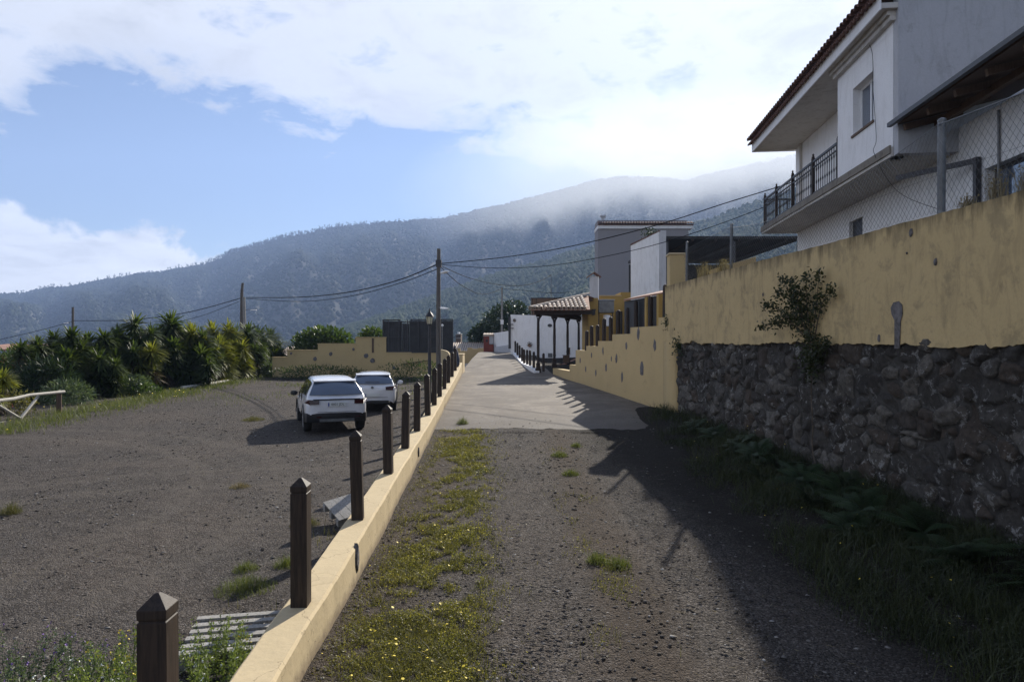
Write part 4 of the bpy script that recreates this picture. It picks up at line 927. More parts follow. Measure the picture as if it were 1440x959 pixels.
    for i in range(int(L_/.2)):
        p=FL+e*(.15+i*.2); up=Vector((1.4,-.36,.0)).normalized(); 
        lim=min(1.7,i*.2*.62+.1) 
        a=p-up*.08+Vector((0,0,.05)); b=p+up*lim+Vector((0,0,.05+lim*.36)); arc(mb,a,b,.085,.07,e)
    mb.build('side_tiles',M['tilepale'],t,O)
    # porch floor slab
    mb=MB(); mb.add([(1.1,30.85,.4),(1.9,33.5,.4),(3.2,33.6,.4),(4.9,40,.4),(3.7,40,.4),(1.1,30.85,.80),(1.9,33.5,.90),(3.2,33.6,.95),(4.9,40,1.28),(3.7,40,1.28)],[(0,1,2,3,4),(9,8,7,6,5),(0,4,9,5),(4,3,8,9),(3,2,7,8),(2,1,6,7),(1,0,5,6)]); mb.build('floor',M['tile'],t,O)
    for ch in t.children:   # the porch stands a tenth farther off and is a tenth larger than the figures above
        for v_ in ch.data.vertices:
            w=Vector(v_.co)+Vector(O); v_.co=Vector((w.x*1.1,w.y*1.1,CAMZ+(w.z-CAMZ)*1.1))-Vector(O)
    # white wall behind the porch
    t=thing('white_wall','bright white plastered wall behind the porch with a round ornament near its left end','wall',(2,40,1.4)); O=t.location
    A=(PX(718,49.3),49.3); B=(PX(830,45),45.0); zt=lambda row,d: PZ(row,d); th=.25
    v=[(A[0],A[1],.6),(B[0],B[1],.6),(B[0]+.1,B[1]+th,.6),(A[0]+.1,A[1]+th,.6),(A[0],A[1],PZ(442.5,49.3)),(B[0],B[1],PZ(446,45)),(B[0]+.1,B[1]+th,PZ(446,45)),(A[0]+.1,A[1]+th,PZ(442.5,49.3))]
    MB().add(v,fc).build('plaster_wall',M['white_clean'],t,O)
    def on(px,row,w,h,name,mat,thk=.05,disc=False):
        # intersection of the view column with the wall plane
        k=(B[0]-A[0])/(B[1]-A[1]); u=(px-720)/F; y=(A[0]-k*A[1])/(u-k); x=u*y; z=PZ(row,y); dx=Vector((B[0]-A[0],B[1]-A[1],0)).normalized(); nr=Vector((dx.y,-dx.x,0)); nr=nr if nr.y<0 else -nr
        c=Vector((x,y,z))+nr*thk*.5; mb=MB()
        if disc:
            pts=[c+dx*math.cos(a)*w/2+Vector((0,0,1))*math.sin(a)*h/2 for a in [i*math.pi/8 for i in range(16)]]; mb.prism(pts,nr*(-thk*.45),nr*thk)
        else: mb.beam(c-dx*w/2,c+dx*w/2,thk,h)
        return mb,c,y
    mb,c,y=on(723.8,450.5,.27,.27,0,0,disc=True); mb.build('round_ornament',M['greywood'],t,O); 
    mb2,c,y=on(723.8,450.5,.15,.15,0,0,.09,True); mb2.build('ornament_centre',M['brownwood'],t,O)
    mb,c,y=on(773.5,457.7,.36,.22,0,0,disc=True); mb.build('dark_plaque',M['metal_dark'],t,O)
    mb,c,y=on(774,499.5,.34,.28,0,0); mb.build('vent_panel',M['galv'],t,O)
    mb,c,y=on(717.3,468,.12,2.3,0,0,.12); mb.build('down_pipe',M['metal_dark'],t,O)
    for r in (456,461.5): mb,c,y=on(720.5,r,.22,.04,0,0,.14); mb.build('pipe_clamp',M['metal_dark'],t,O)
    # heart shaped flower pot
    mb,c,y=on(745,486,.3,.3,0,0)
    t=thing('hanging_flower_pot','reddish brown flower pot hanging on the white wall above the short posts','flower pot',tuple(c)); 
    MB().lathe((c.x,c.y-.1,c.z-.1),[(.06,0),(.11,.05),(.13,.14),(.12,.16)],12).build('pot',M['tile'],t,c,smooth=True)
    V,Fq=leaves(rng.normal(0,1,(90,3))*[.10,.06,.07]+np.array([c.x,c.y-.1,c.z+.09]),rng.normal(size=(90,3)),.09,.05); mesh_np('leaves',V,Fq,M['yuccadead'],t,c)
    # white kerb with posts
    kp=[(a_,d_*1.2,r_) for a_,d_,r_ in [(724.6,40,495.8),(727.6,37.6,499.4),(730.7,35.6,503.6),(734.2,34,507.8),(737,32.8,511),(741.3,31.4,512.5),(745.3,30.2,514),(750.7,28.9,517),(764.3,28.3,519.8)]]
    t=thing('white_kerb','white painted kerb curving from the white wall corner to the first porch column','kerb',(.3,34,1.2)); O=t.location
    line=[(PX(a,d)-.02,d,PZ(r,d)) for a,d,r in kp[:8]]+[(1.22,33.9,PZ(521.5,33.9))]; line=[(line[0][0]-.05,49.2,line[0][2])]+line; mb=MB()
    V=[];f=[]
    for i,(x,y,z) in enumerate(line):
        V+=[(x-.12,y-.05,z-.6),(x-.12,y-.05,z),(x+.14,y+.05,z),(x+.14,y+.05,z-.6)]
        if i:
            a=(i-1)*4
            for k in range(3): f.append((a+k,a+k+1,a+k+5,a+k+4))
    n=len(line); f+=[(0,1,2,3),tuple((n-1)*4+k for k in (3,2,1,0))]; mb.add(V,f).build('kerb_body',M['white_clean'],t,O)
    q0=None; labs=['farthest short dark post on the white kerb, at the white wall corner']+['short dark post on the white kerb, %s from the far end'%s for s in ('second','third','fourth','fifth','sixth','seventh','eighth')]+['short dark post on the white porch edge between the first two columns']
    for i,(a,d,r) in enumerate(kp):
        if q0 is None: q0=post_mesh(.13,.82,dome=True).build('short_post',M['darkwood'],local=True,smooth=True); o=q0
        else: o=q0.copy(); COL.objects.link(o)
        o.location=(PX(a,d),d,PZ(r,d)); tag(o,labs[i],'post','short dark posts on the white kerb')
    # dark box structure behind the porch roof
    d=52; t=thing('roof_enclosure','dark brown boarded enclosure rising behind the tiled porch roof','enclosure',(PX(762,d),d,1.5)); mb=MB(); qbox(mb,PX(747.5,d),PX(790,d),d,d+2,1,PZ(420,d)); mb.build('boarding',M['brownwood'],t,t.location)
    mb=MB(); qbox(mb,PX(746.8,d),PX(791,d),d-.04,d+2.05,PZ(420,d),PZ(418.8,d)); 
    for p in (747.6,753.5,785): qbox(mb,PX(p,d),PX(p+1.2,d),d-.05,d-.002,1.2,PZ(420.2,d))
    mb.build('frame',M['darkwood'],t,t.location)
    # potted plant / bench under the porch
    t=thing('wooden_bench','small brown wooden bench standing under the porch behind the columns','bench',(2.75,34.6,1.3)); x,y=3.2,40.4; z=1.02
    MB().box((x,y,z+.42),(.35,1.1,.05)).build('seat',M['brownwood'],t,t.location); MB().box((x+.18,y,z+.68),(.04,1.1,.42)).build('backrest',M['brownwood'],t,t.location)
    for s in (-.48,.48): MB().box((x,y+s,z+.2),(.3,.06,.40)).build('leg',M['brownwood'],t,t.location)
village()
# ------------------------------------------------------------ end of the road
def far_end():
    fc=[(3,2,1,0),(4,5,6,7),(0,1,5,4),(1,2,6,5),(2,3,7,6),(3,0,4,7)]
    t=thing('low_wall','low stepped yellow wall crossing the view at the crest of the road','low wall',(PX(665,64),64,1)); mb=MB()
    for a,b,r in ((634,647,489.5),(647,657,493.5),(657,664,489),(664,672,490.5),(672,683,489.5)): qbox(mb,PX(a,64),PX(b,64),64,64.3,.2,PZ(r,64))
    mb.build('plaster_wall',M['yellow'],t,t.location)
    t=thing('tiled_roof_house','long pale terracotta tiled roof below the crest of the road','house',(PX(655,76),79,0)); O=t.location
    xa,xb=PX(628,76),PX(690,76); qbox(MB(),xa+.3,xb-.3,77,84,-4,1.0).build('wall',M['white'],t,O)
    v=[(xa,75,PZ(496,75)),(xb,75,PZ(496,75)),(xb,80,PZ(482.8,80)),(xa,80,PZ(482.8,80))]; v+=[(x,y,z-.1) for x,y,z in v]; rf=MB().add(v,fc).build('roof',M['tilepale'],t,O)
    mb=MB(); 
    for i in range(int((xb-xa)/.25)): arc(mb,Vector((xa+i*.25,75,PZ(496,75)+.05)),Vector((xa+i*.25,80,PZ(482.8,80)+.05)),.1,.09,(1,0,0),n=4)
    mb.build('tile_rows',M['tilepale'],rf,O)
    qbox(MB(),xa,xb,79.9,80.2,PZ(482.8,80),PZ(481.4,80)).build('ridge',M['tiledark'],rf,O)
    qbox(MB(),PX(682,78),PX(684,78)+.1,77.5,78,1,PZ(479,78)).build('chimney',M['white'],t,O)
    d=120; t=thing('brick_tower','small unfinished brown brick tower house beyond the tiled roof','building',(PX(644,d),d,-6)); O=t.location
    qbox(MB(),PX(641,d),PX(648,d),d,d+3,-8,PZ(470.5,d)).build('wall',M['brownwood'],t,O)
    mb=MB(); qbox(mb,PX(640.6,d),PX(648.4,d),d-.1,d+3.1,PZ(470.5,d),PZ(469.3,d)); qbox(mb,PX(640.9,d),PX(648.1,d),d-.12,d,PZ(476,d),PZ(475.2,d)); mb.build('floor_slab',M['concrete'],t,O)
    qbox(MB(),PX(643,d),PX(646,d),d+.5,d+2,PZ(469.3,d),PZ(467,d)).build('water_tank',M['white'],t,O)
    mb=MB(); 
    for a in (642,645.2): qbox(mb,PX(a,d),PX(a+1.5,d),d-.06,d,PZ(474.5,d),PZ(471.8,d))
    mb.build('window',M['black'],t,O)
    # red kiosk
    d=60; t=thing('red_kiosk','small red painted kiosk with a pale tiled top at the end of the road','kiosk',(PX(687,d),d,1.2)); O=t.location
    qbox(MB(),PX(680,d),PX(688,d),d,d+1.2,1,PZ(473,d)).build('body',M['redpaint'],t,O)
    qbox(MB(),PX(688,d),PX(694,d),d+.02,d+1.2,1,PZ(473,d)).build('panel',M['greywall'],t,O)
    qbox(MB(),PX(679.5,d),PX(694.8,d),d-.1,d+1.3,PZ(473,d),PZ(470.5,d)).build('roof',M['tilepale'],t,O); mb=MB()
    for i in range(7): arc(mb,Vector((PX(680.3+i*2.2,d),d-.16,PZ(471,d))),Vector((PX(680.3+i*2.2,d),d+1.3,PZ(468.8,d))),.06,.06,(1,0,0),n=4)
    mb.build('roof_tile',M['tilepale'],t,O)
    qbox(MB(),PX(683,d),PX(686,d),d-.02,d,PZ(481,d),PZ(477.5,d)).build('window',M['black'],t,O)
    t=thing('red_bin','dark red box standing in front of the kiosk','bin',(PX(690.5,d-1),d-1,1.2)); qbox(MB(),PX(687.5,d-1),PX(694,d-1),d-1,d-.4,1.15,PZ(484.5,d-1)).build('bin_body',M['redpaint'],t,t.location,bevel=.03)
    qbox(MB(),PX(687.3,d-1),PX(694.2,d-1),d-1.02,d-.38,PZ(484.5,d-1),PZ(483.8,d-1)).build('lid',M['black'],t,t.location)
    # grey wall
    t=thing('grey_wall','grey rendered wall between the red kiosk and the white wall','wall',(PX(705,55),55,1.2)); A=(PX(693.5,60),60.4);B=(PX(720,52),52)
    v=[(A[0],A[1],1),(B[0],B[1],1),(B[0]+.2,B[1],1),(A[0]+.2,A[1]+.2,1),(A[0],A[1],PZ(468.5,60)),(B[0],B[1],PZ(464,50)),(B[0]+.2,B[1],PZ(464,50)),(A[0]+.2,A[1]+.2,PZ(468.5,60))]; MB().add(v,fc).build('wall_body',M['white'],t,t.location)
    v=[(A[0]-.1,A[1]-.3,1),(B[0]-.1,B[1],1),(B[0],B[1],1),(A[0],A[1],1),(A[0]-.1,A[1]-.3,PZ(488.5,60)),(B[0]-.1,B[1],PZ(484.5,50)),(B[0],B[1],PZ(484.5,50)),(A[0],A[1],PZ(488.5,60))]; MB().add(v,fc).build('shade_strip',M['greywall'],t,t.location)  # added darker strip standing in for the shadow along the wall foot
far_end()
# ------------------------------------------------------------ left: lot wall, black fence, roofs
def lot_wall():
    t=thing('lot_wall','yellow wall with stepped top closing the far side of the parking lot','wall',(-10,44,.2)); O=t.location; d=44; mb=MB()
    seg=[(383,404,503,0),(404,447,493,.02),(447,500,484,0),(500,543,475,.02),(543,578,496.5,0),(578,652,497.5,.02)]
    for a,b,r,o in seg: qbox(mb,PX(a,d),PX(b,d),d+o,d+.3,-.6,PZ(r,d))
    mb.build('plaster_wall',M['yellow'],t,O)
    mb=MB(); v=[(PX(608,36),36.2,-.4),(PX(655,36),36.2,-.4)]
    for a,b,r,o in seg: qbox(mb,PX(a,d)-.03,PZ(0,0)*0+PX(b,d)+.03,d-.03,d+.33,PZ(r,d),PZ(r,d)+.05)
    mb.build('coping',M['yellow'],t,O)
    qbox(MB(),PX(523,d),PX(525.5,d),d-.04,d+.01,PZ(496,d),PZ(475.5,d)).build('dark_pillar_strip',M['brownwood'],t,O)
    MB().beam((PX(565,d),d-.05,PZ(512,d)),(PX(605,d),d-.05,PZ(506.5,d)),.05,.05).build('pipe',M['brownwood'],t,O)
    for px,row,s in ((465,498,.22),(443,505,.2),(515,500.5,.26),(523.5,507,.26),(554,517,.18),(497,491,.18),(409,497,.14),(590,511,.16)):
        stone_inlay(t,(PX(px,d),d-.012,PZ(row,d)),(1,0,0),(0,-1,0),s,1.2)
    # black sheet fence
    t=thing('sheet_fence','tall black corrugated sheet fence standing on the yellow lot wall','fence',(PX(590,d),d,1.5)); O=t.location; mb=MB()
    pan=[(538,565,451.5),(565.2,575,455),(575.2,636,451)]
    for a,b,r in pan:
        xa,xb=PX(a,d),PX(b,d); n=int((xb-xa)/.12)
        for i in range(n):
            x=xa+(xb-xa)*i/n; w=(xb-xa)/n; qbox(mb,x,x+w*.5,d+.12,d+.14,PZ(497,d),PZ(r,d)); qbox(mb,x+w*.5,x+w,d+.10,d+.12,PZ(497,d),PZ(r,d))
    mb.build('sheet_panel',M['blackpanel'],t,O)
    mb=MB()
    for r in (495,474,453): mb.beam((PX(538,d),d+.07,PZ(r,d)),(PX(637,d),d+.07,PZ(r,d)),.04,.06)
    mb.build('rail',M['metal_dark'],t,O)
    for px in (538.5,546,561,573,588,604,620,636.5): MB().box((PX(px,d),d+.07,(PZ(497,d)+PZ(449.5,d))/2),(.07,.07,PZ(449.5,d)-PZ(497,d))).build('post',M['metal_dark'],t,O)
    mb=MB()
    for a,b,r in ((538,563,450),(576,637,449.5)): mb.beam((PX(a,d),d+.1,PZ(r,d)),(PX(b,d),d+.1,PZ(r,d)),.1,.07)
    mb.build('top_rail',M['black'],t,O)
    # broken wall pier behind the posts
    d=37; t=thing('broken_pier','broken cream coloured wall pier with a sunlit sloping top behind the posts','pier',(PX(625,d),d,.3)); z=lambda r:PZ(r,d); x=lambda p:PX(p,d)
    MB().prism([(x(619),d,-.2),(x(626),d,-.2),(x(626),d,z(505)),(x(632),d,z(499)),(x(630),d,z(495)),(x(626),d,z(493)),(x(619.5),d,z(491.5))],(0,0,0),(0,.5,0)).build('plaster_stub',M['yellow_curb'],t,t.location)
    # tiled hut behind wall
    d=52; t=thing('tiled_shed','low shed with a pink terracotta roof behind the left end of the lot wall','shed',(PX(415,d),d+2,-1)); O=t.location
    xa,xb=PX(386,d),PX(449,d); v=[(xa,d,PZ(502,d)),(xb+1,d,PZ(502,d)),(xb,d+3,PZ(488.5,d+3)),(xa+.8,d+3,PZ(488.5,d+3))]; fc=[(3,2,1,0),(4,5,6,7),(0,1,5,4),(1,2,6,5),(2,3,7,6),(3,0,4,7)]
    v2=[(a,b,c-.1) for a,b,c in v]; MB().add(v2+v,fc).build('roof',M['tile'],t,O); qbox(MB(),xa+.3,xb,d+.3,d+2.8,-3,PZ(503,d)).build('wall',M['white'],t,O)
    mb=MB()
    for i in range(int((xb-xa)/.25)): arc(mb,Vector((xa+i*.25+.05,d,PZ(502,d)+.04)),Vector((xa+i*.25+.2,d+3,PZ(488.5,d+3)+.04)),.1,.09,(1,0,0),n=4)
    mb.build('roof_tiles',M['tilepale'],t,O)
    mb=MB(); 
    for px in np.arange(395,411,2.2): mb.tube([(PX(px,50),50,-1.5),(PX(px,50)+.03,50,PZ(480+random.uniform(-1,2),50))],.03,5)
    t=thing('cane_fence','short row of upright canes behind the lot wall beside the pink roof','fence',(PX(403,50),50,-1)); mb.build('canes',M['greywood'],t,t.location)
    # orange roof at the left edge
    d=40; t=thing('orange_shed','corner of a rusty orange roofed shed behind the hedge at the left edge','shed',(PX(0,d),d,-1)); O=t.location
    qbox(MB(),PX(-60,d),PX(16,d),d,d+4,-5,PZ(499,d)).build('wall',M['redpaint'],t,O)
    v=[(PX(-60,d),d-.2,PZ(491,d)),(PX(24,d),d-.2,PZ(491,d)),(PX(24,d),d+4,PZ(484,d)),(PX(-60,d),d+4,PZ(484,d))]; MB().add([(a,b,c-.1) for a,b,c in v]+v,fc).build('roof',M['tile'],t,O)
    MB().beam((PX(-60,d),d-.28,PZ(498,d)),(PX(24,d),d-.28,PZ(498,d)),.1,.12).build('gutter',M['galv'],t,O)
lot_wall()
# ------------------------------------------------------------ log fence, logs, pallets
def log_fences():
    t=thing('log_fence','bleached log fence with slanting braces at the left edge of the lot','fence',(-16.9,24,-.4)); O=t.location
    def gp(px,row,d): return Vector(P(px,row,d))
    A=gp(84,551,25.3); B=gp(-60,570,20.8)
    m=(A+B)/2+Vector((0,0,-.03)); MB().tube([A+Vector((.1,.1,0)),A*.66+B*.34+Vector((0,0,.03)),m,B],[.055,.05,.06,.055],8).build('top_rail',M['palewood'],t,O,smooth=True)
    MB().tube([gp(83,552,25.3),gp(83,582,25.3)],.085,8).build('post',M['brownwood'],t,O)
    MB().tube([gp(-55,570,20.9),gp(-55,612,20.9)],.085,8).build('post',M['brownwood'],t,O)
    MB().tube([gp(54,557,24.3),gp(29,588,23.4)],[.045,.05],8).build('brace',M['palewood'],t,O); MB().tube([gp(-15,562,22.0),gp(28,588,23.3)],[.04,.045],8).build('brace',M['palewood'],t,O)
    MB().tube([gp(-40,600,21.3),gp(40,590.5,24.2)],.05,7).build('base_rail',M['palewood'],t,O)
    t=thing('log_fence','short grey log fence section half hidden in front of the yucca hedge','fence',(PX(285,38),38,-.2)); O=t.location; d=38
    MB().tube([P(284,524.5,d),P(298,522,d)],.06,7).build('top_rail',M['palewood'],t,O); MB().tube([P(297,523,d),P(297,536,d)],.07,7).build('post',M['brownwood'],t,O)
    MB().tube([P(286,524.5,d),P(273,537,d-.3)],.05,7).build('brace',M['palewood'],t,O)
    o=MB().tube([P(255,545.5,34.5),P(290,541,37),P(327,534.5,40.5)],.09,8).build('edge_log',M['palewood'],None,P(290,541,37),smooth=True); tag(o,'long bleached log lying on the ground in front of the yucca hedge','log')
log_fences()
def pallet(loc,rz,tilt,label,L_=1.1,W_=.85):
    t=thing('wooden_pallet',label,'pallet',loc,0,'grey wooden pallets by the low wall'); t.rotation_euler=tilt; t.rotation_euler.z=rz
    mm=M['greywood']
    for i in range(6):
        y=-W_/2+.05+i*(W_-.1)/5; MB().box((random.uniform(-.01,.01),y,.115+random.uniform(-.002,.002)),(L_,.078,.02),rz=R(random.uniform(-1,1))).build('slat',mm,t,local=True)
    for x in (-L_/2+.06,0,L_/2-.06): MB().box((x,0,.05),(.08,W_,.10)).build('bearer',mm,t,local=True)
    return t
pallet((-2.33,6.15,-.42),R(12),(0,0,0),'weathered grey pallet lying among weeds beside the second post')
pallet((-2.50,10.3,-.30),R(-52),(R(9),R(14),0),'grey pallet tilted against the low wall near the third post',.62,.5)
# ------------------------------------------------------------ poles, lamps, cables
def pole(px,d,top,zb,r0,r1,name,label,mat='polewood'):
    x=PX(px,d); zt=PZ(top,d); t=thing(name,label,'utility pole',(x,d,zb)); MB().tube([(x,d,zb-.3),(x-.02,d,zb+(zt-zb)*.5),(x,d,zt)],[r0,(r0+r1)/2,r1],10).build('pole_shaft',M[mat],t,t.location,smooth=True); return t,x,zt
def luminaire(t,a,b):
    a=Vector(a);b=Vector(b); MB().tube([a,a*.4+b*.6+Vector((0,0,.05)),b],.025,6).build('lamp_arm',M['galv'],t,t.location)
    d=(b-a).normalized(); mb=MB(); mb.beam(b-d*.05,b+d*.45,.2,.08); mb.build('lamp_head',M['whitemetal'],t,t.location,bevel=.03)
def poles():
    T={}
    d=32; t,x,zt=pole(617,d,350,-.2,.13,.085,'utility_pole','tall wooden utility pole rising behind the low wall with several cables'); T['m']=(x,d)
    luminaire(t,(x,d-.1,PZ(386,d)),(x+.22,d-.4,PZ(385,d))); luminaire(t,(x,d-.1,PZ(433,d)),(x+.2,d-.4,PZ(434,d)))
    MB().box((x,d,PZ(371,d)),(.26,.26,.34)).build('cable_bracket',M['metal_dark'],t,t.location)
    d=58; x=PX(341,d); t=thing('utility_pole','twin wooden utility pole behind the yucca hedge with a small street light','utility pole',(x,d,-3))
    MB().tube([(x-.15,d,-3),(x-.05,d,PZ(408,d)),(x+.02,d,PZ(398,d))],[.2,.12,.1],9).build('pole_shaft',M['polewood'],t,t.location); MB().tube([(x+.35,d,-3),(x+.1,d,PZ(418,d))],[.2,.13],9).build('pole_shaft',M['greywood'],t,t.location)
    luminaire(t,(x+.2,d,PZ(436,d)),(x+.75,d,PZ(436,d)))
    d=80; t,x,zt=pole(102.5,d,432,-6,.2,.13,'utility_pole','distant dark utility pole above the left part of the hedge'); luminaire(t,(x,d,PZ(453,d)),(x-.6,d,PZ(454,d)))
    d=68; t,x,zt=pole(706,d,404,.5,.13,.08,'utility_pole','slim grey pole in front of the dark tree at the end of the road','greywood'); MB().box((x,d-.1,PZ(453,d)),(.3,.22,.45)).build('meter_box',M['whitemetal'],t,t.location)
    d=53; x=PX(775,d); t=thing('antenna_mast','thin antenna mast above the dark enclosure behind the porch','mast',(x,d,3)); MB().tube([(x,d,PZ(425,d)),(x,d,PZ(386.5,d))],.03,6).build('mast_tube',M['galv'],t,t.location); MB().beam((x-.18,d,PZ(388,d)),(x+.03,d,PZ(386.5,d)),.03,.06).build('mast_arm',M['metal_dark'],t,t.location)
    # lantern lamp
    d=28.5; x=PX(604,d); z=lambda r:PZ(r,d); t=thing('street_lantern','old style street lantern with a green black cap beside the utility pole','street lamp',(x,d,-.4)); O=t.location
    MB().lathe((x,d,-.4),[(.12,0),(.12,.5),(.07,.6),(.075,1.2),(.055,z(460)+.4),(.06,z(458)+.4)],12).build('lamp_post',M['metal_dark'],t,O,smooth=True)
    MB().lathe((x,d,z(458)),[(.05,0),(.10,.05),(.08,.09)],12).build('collar',M['black'],t,O)
    l=MB().lathe((x,d,z(455.5)),[(.10,0),(.145,z(445.5)-z(455.5))],6).build('lantern_glass',M['lampglass'],t,O)
    mb=MB()
    for k in range(6):
        a=k*math.pi/3; mb.beam((x+.105*math.cos(a),d+.105*math.sin(a),z(455.5)),(x+.15*math.cos(a),d+.15*math.sin(a),z(445.5)),.014,.014)
    mb.build('lantern_frame',M['black'],t,O)
    MB().lathe((x,d,z(445.5)),[(.19,0),(.17,.04),(.11,.14),(.05,.2),(.03,.26),(.012,.36)],12).build('lantern_cap',M['black'],t,O,smooth=True)
    d=40; x=PX(622,d); t=thing('garden_lamp','small white globe lamp on a thin dark pole in front of the black fence','lamp',(x,d,0)); MB().tube([(x,d,-.1),(x,d,PZ(459.5,d))],.035,7).build('lamp_post',M['galv'],t,t.location); MB().lathe((x,d,PZ(459.5,d)),[(.03,0),(.065,.04),(.075,.08),(.055,.13),(.01,.15)],10).build('globe',M['whitemetal'],t,t.location,smooth=True)
    # folded parasol
    d=31.0; x=PX(640,d); t=thing('folded_parasol','folded dark blue parasol leaning behind the far end of the post row','parasol',(x,d,.4)); a=Vector(P(643,524,d)); b=Vector(P(639.5,484,d))
    MB().tube([a,b],.022,6).build('pole_shaft',M['whitemetal'],t,t.location); MB().tube([a+(b-a)*f_ for f_ in (.15,.3,.5,.7,.88,.95)],[.06,.15,.17,.13,.07,.02],9).build('canopy',M['bluecloth'],t,t.location)
    def cable(name,pts,label,r=.022):
        v=smoothp([P(*p) for p in pts],10); o=MB().tube(v,r,5).build(name,M['cable'],None,v[0]); tag(o,label,'cable','overhead cables')
    # catenaries
    cable('overhead_cable',[(618,371,32),(700,363,30.6),(780,351,29.4),(860,333.5,28.3),(940,312,27.4),(1020,286,26.6),(1098,262,26),(1122,253,25.7)],'upper overhead cable running from the tall pole to the house balcony',.02)
    cable('overhead_cable',[(618,372,32),(690,377,30.8),(770,374,29.6),(850,361,28.4),(930,342,27.5),(1010,316,26.7),(1076,291,26.15)],'lower overhead cable running from the tall pole to the house balcony',.014)
    cable('overhead_cable',[(616,371.5,32),(560,394,36),(490,411,41.5),(420,418,48),(346,418.5,58)],'upper overhead cable from the tall pole to the twin pole',.03)
    cable('overhead_cable',[(616,378,32),(560,399,36),(490,417,41.5),(420,424,48),(346,420,58)],'lower sagging cable from the tall pole to the twin pole',.02)
    cable('overhead_cable',[(340,419,58),(260,440,63),(180,450,70),(103,451,80)],'overhead cable from the twin pole to the distant left pole',.035)
    cable('overhead_cable',[(336,424,58),(290,442,60),(250,453,62)],'short slack cable dropping left from the twin pole',.02)
    cable('overhead_cable',[(103,452,80),(50,466,86),(-20,482,95)],'overhead cable leaving the distant left pole towards the left edge',.035)
    cable('overhead_cable',[(618,373,32),(660,391,37),(706,401,41),(745,400,45),(775,388,53)],'slack cable from the tall pole to the antenna mast',.018)
    cable('overhead_cable',[(618,374,32),(650,402,40),(680,414,52),(706,406,68)],'slack pale cable from the tall pole to the slim far pole',.02)
    cable('overhead_cable',[(706,406,68),(740,409,60),(775,412,52),(800,411,48)],'thin cable from the slim far pole towards the ochre building',.018)
poles()
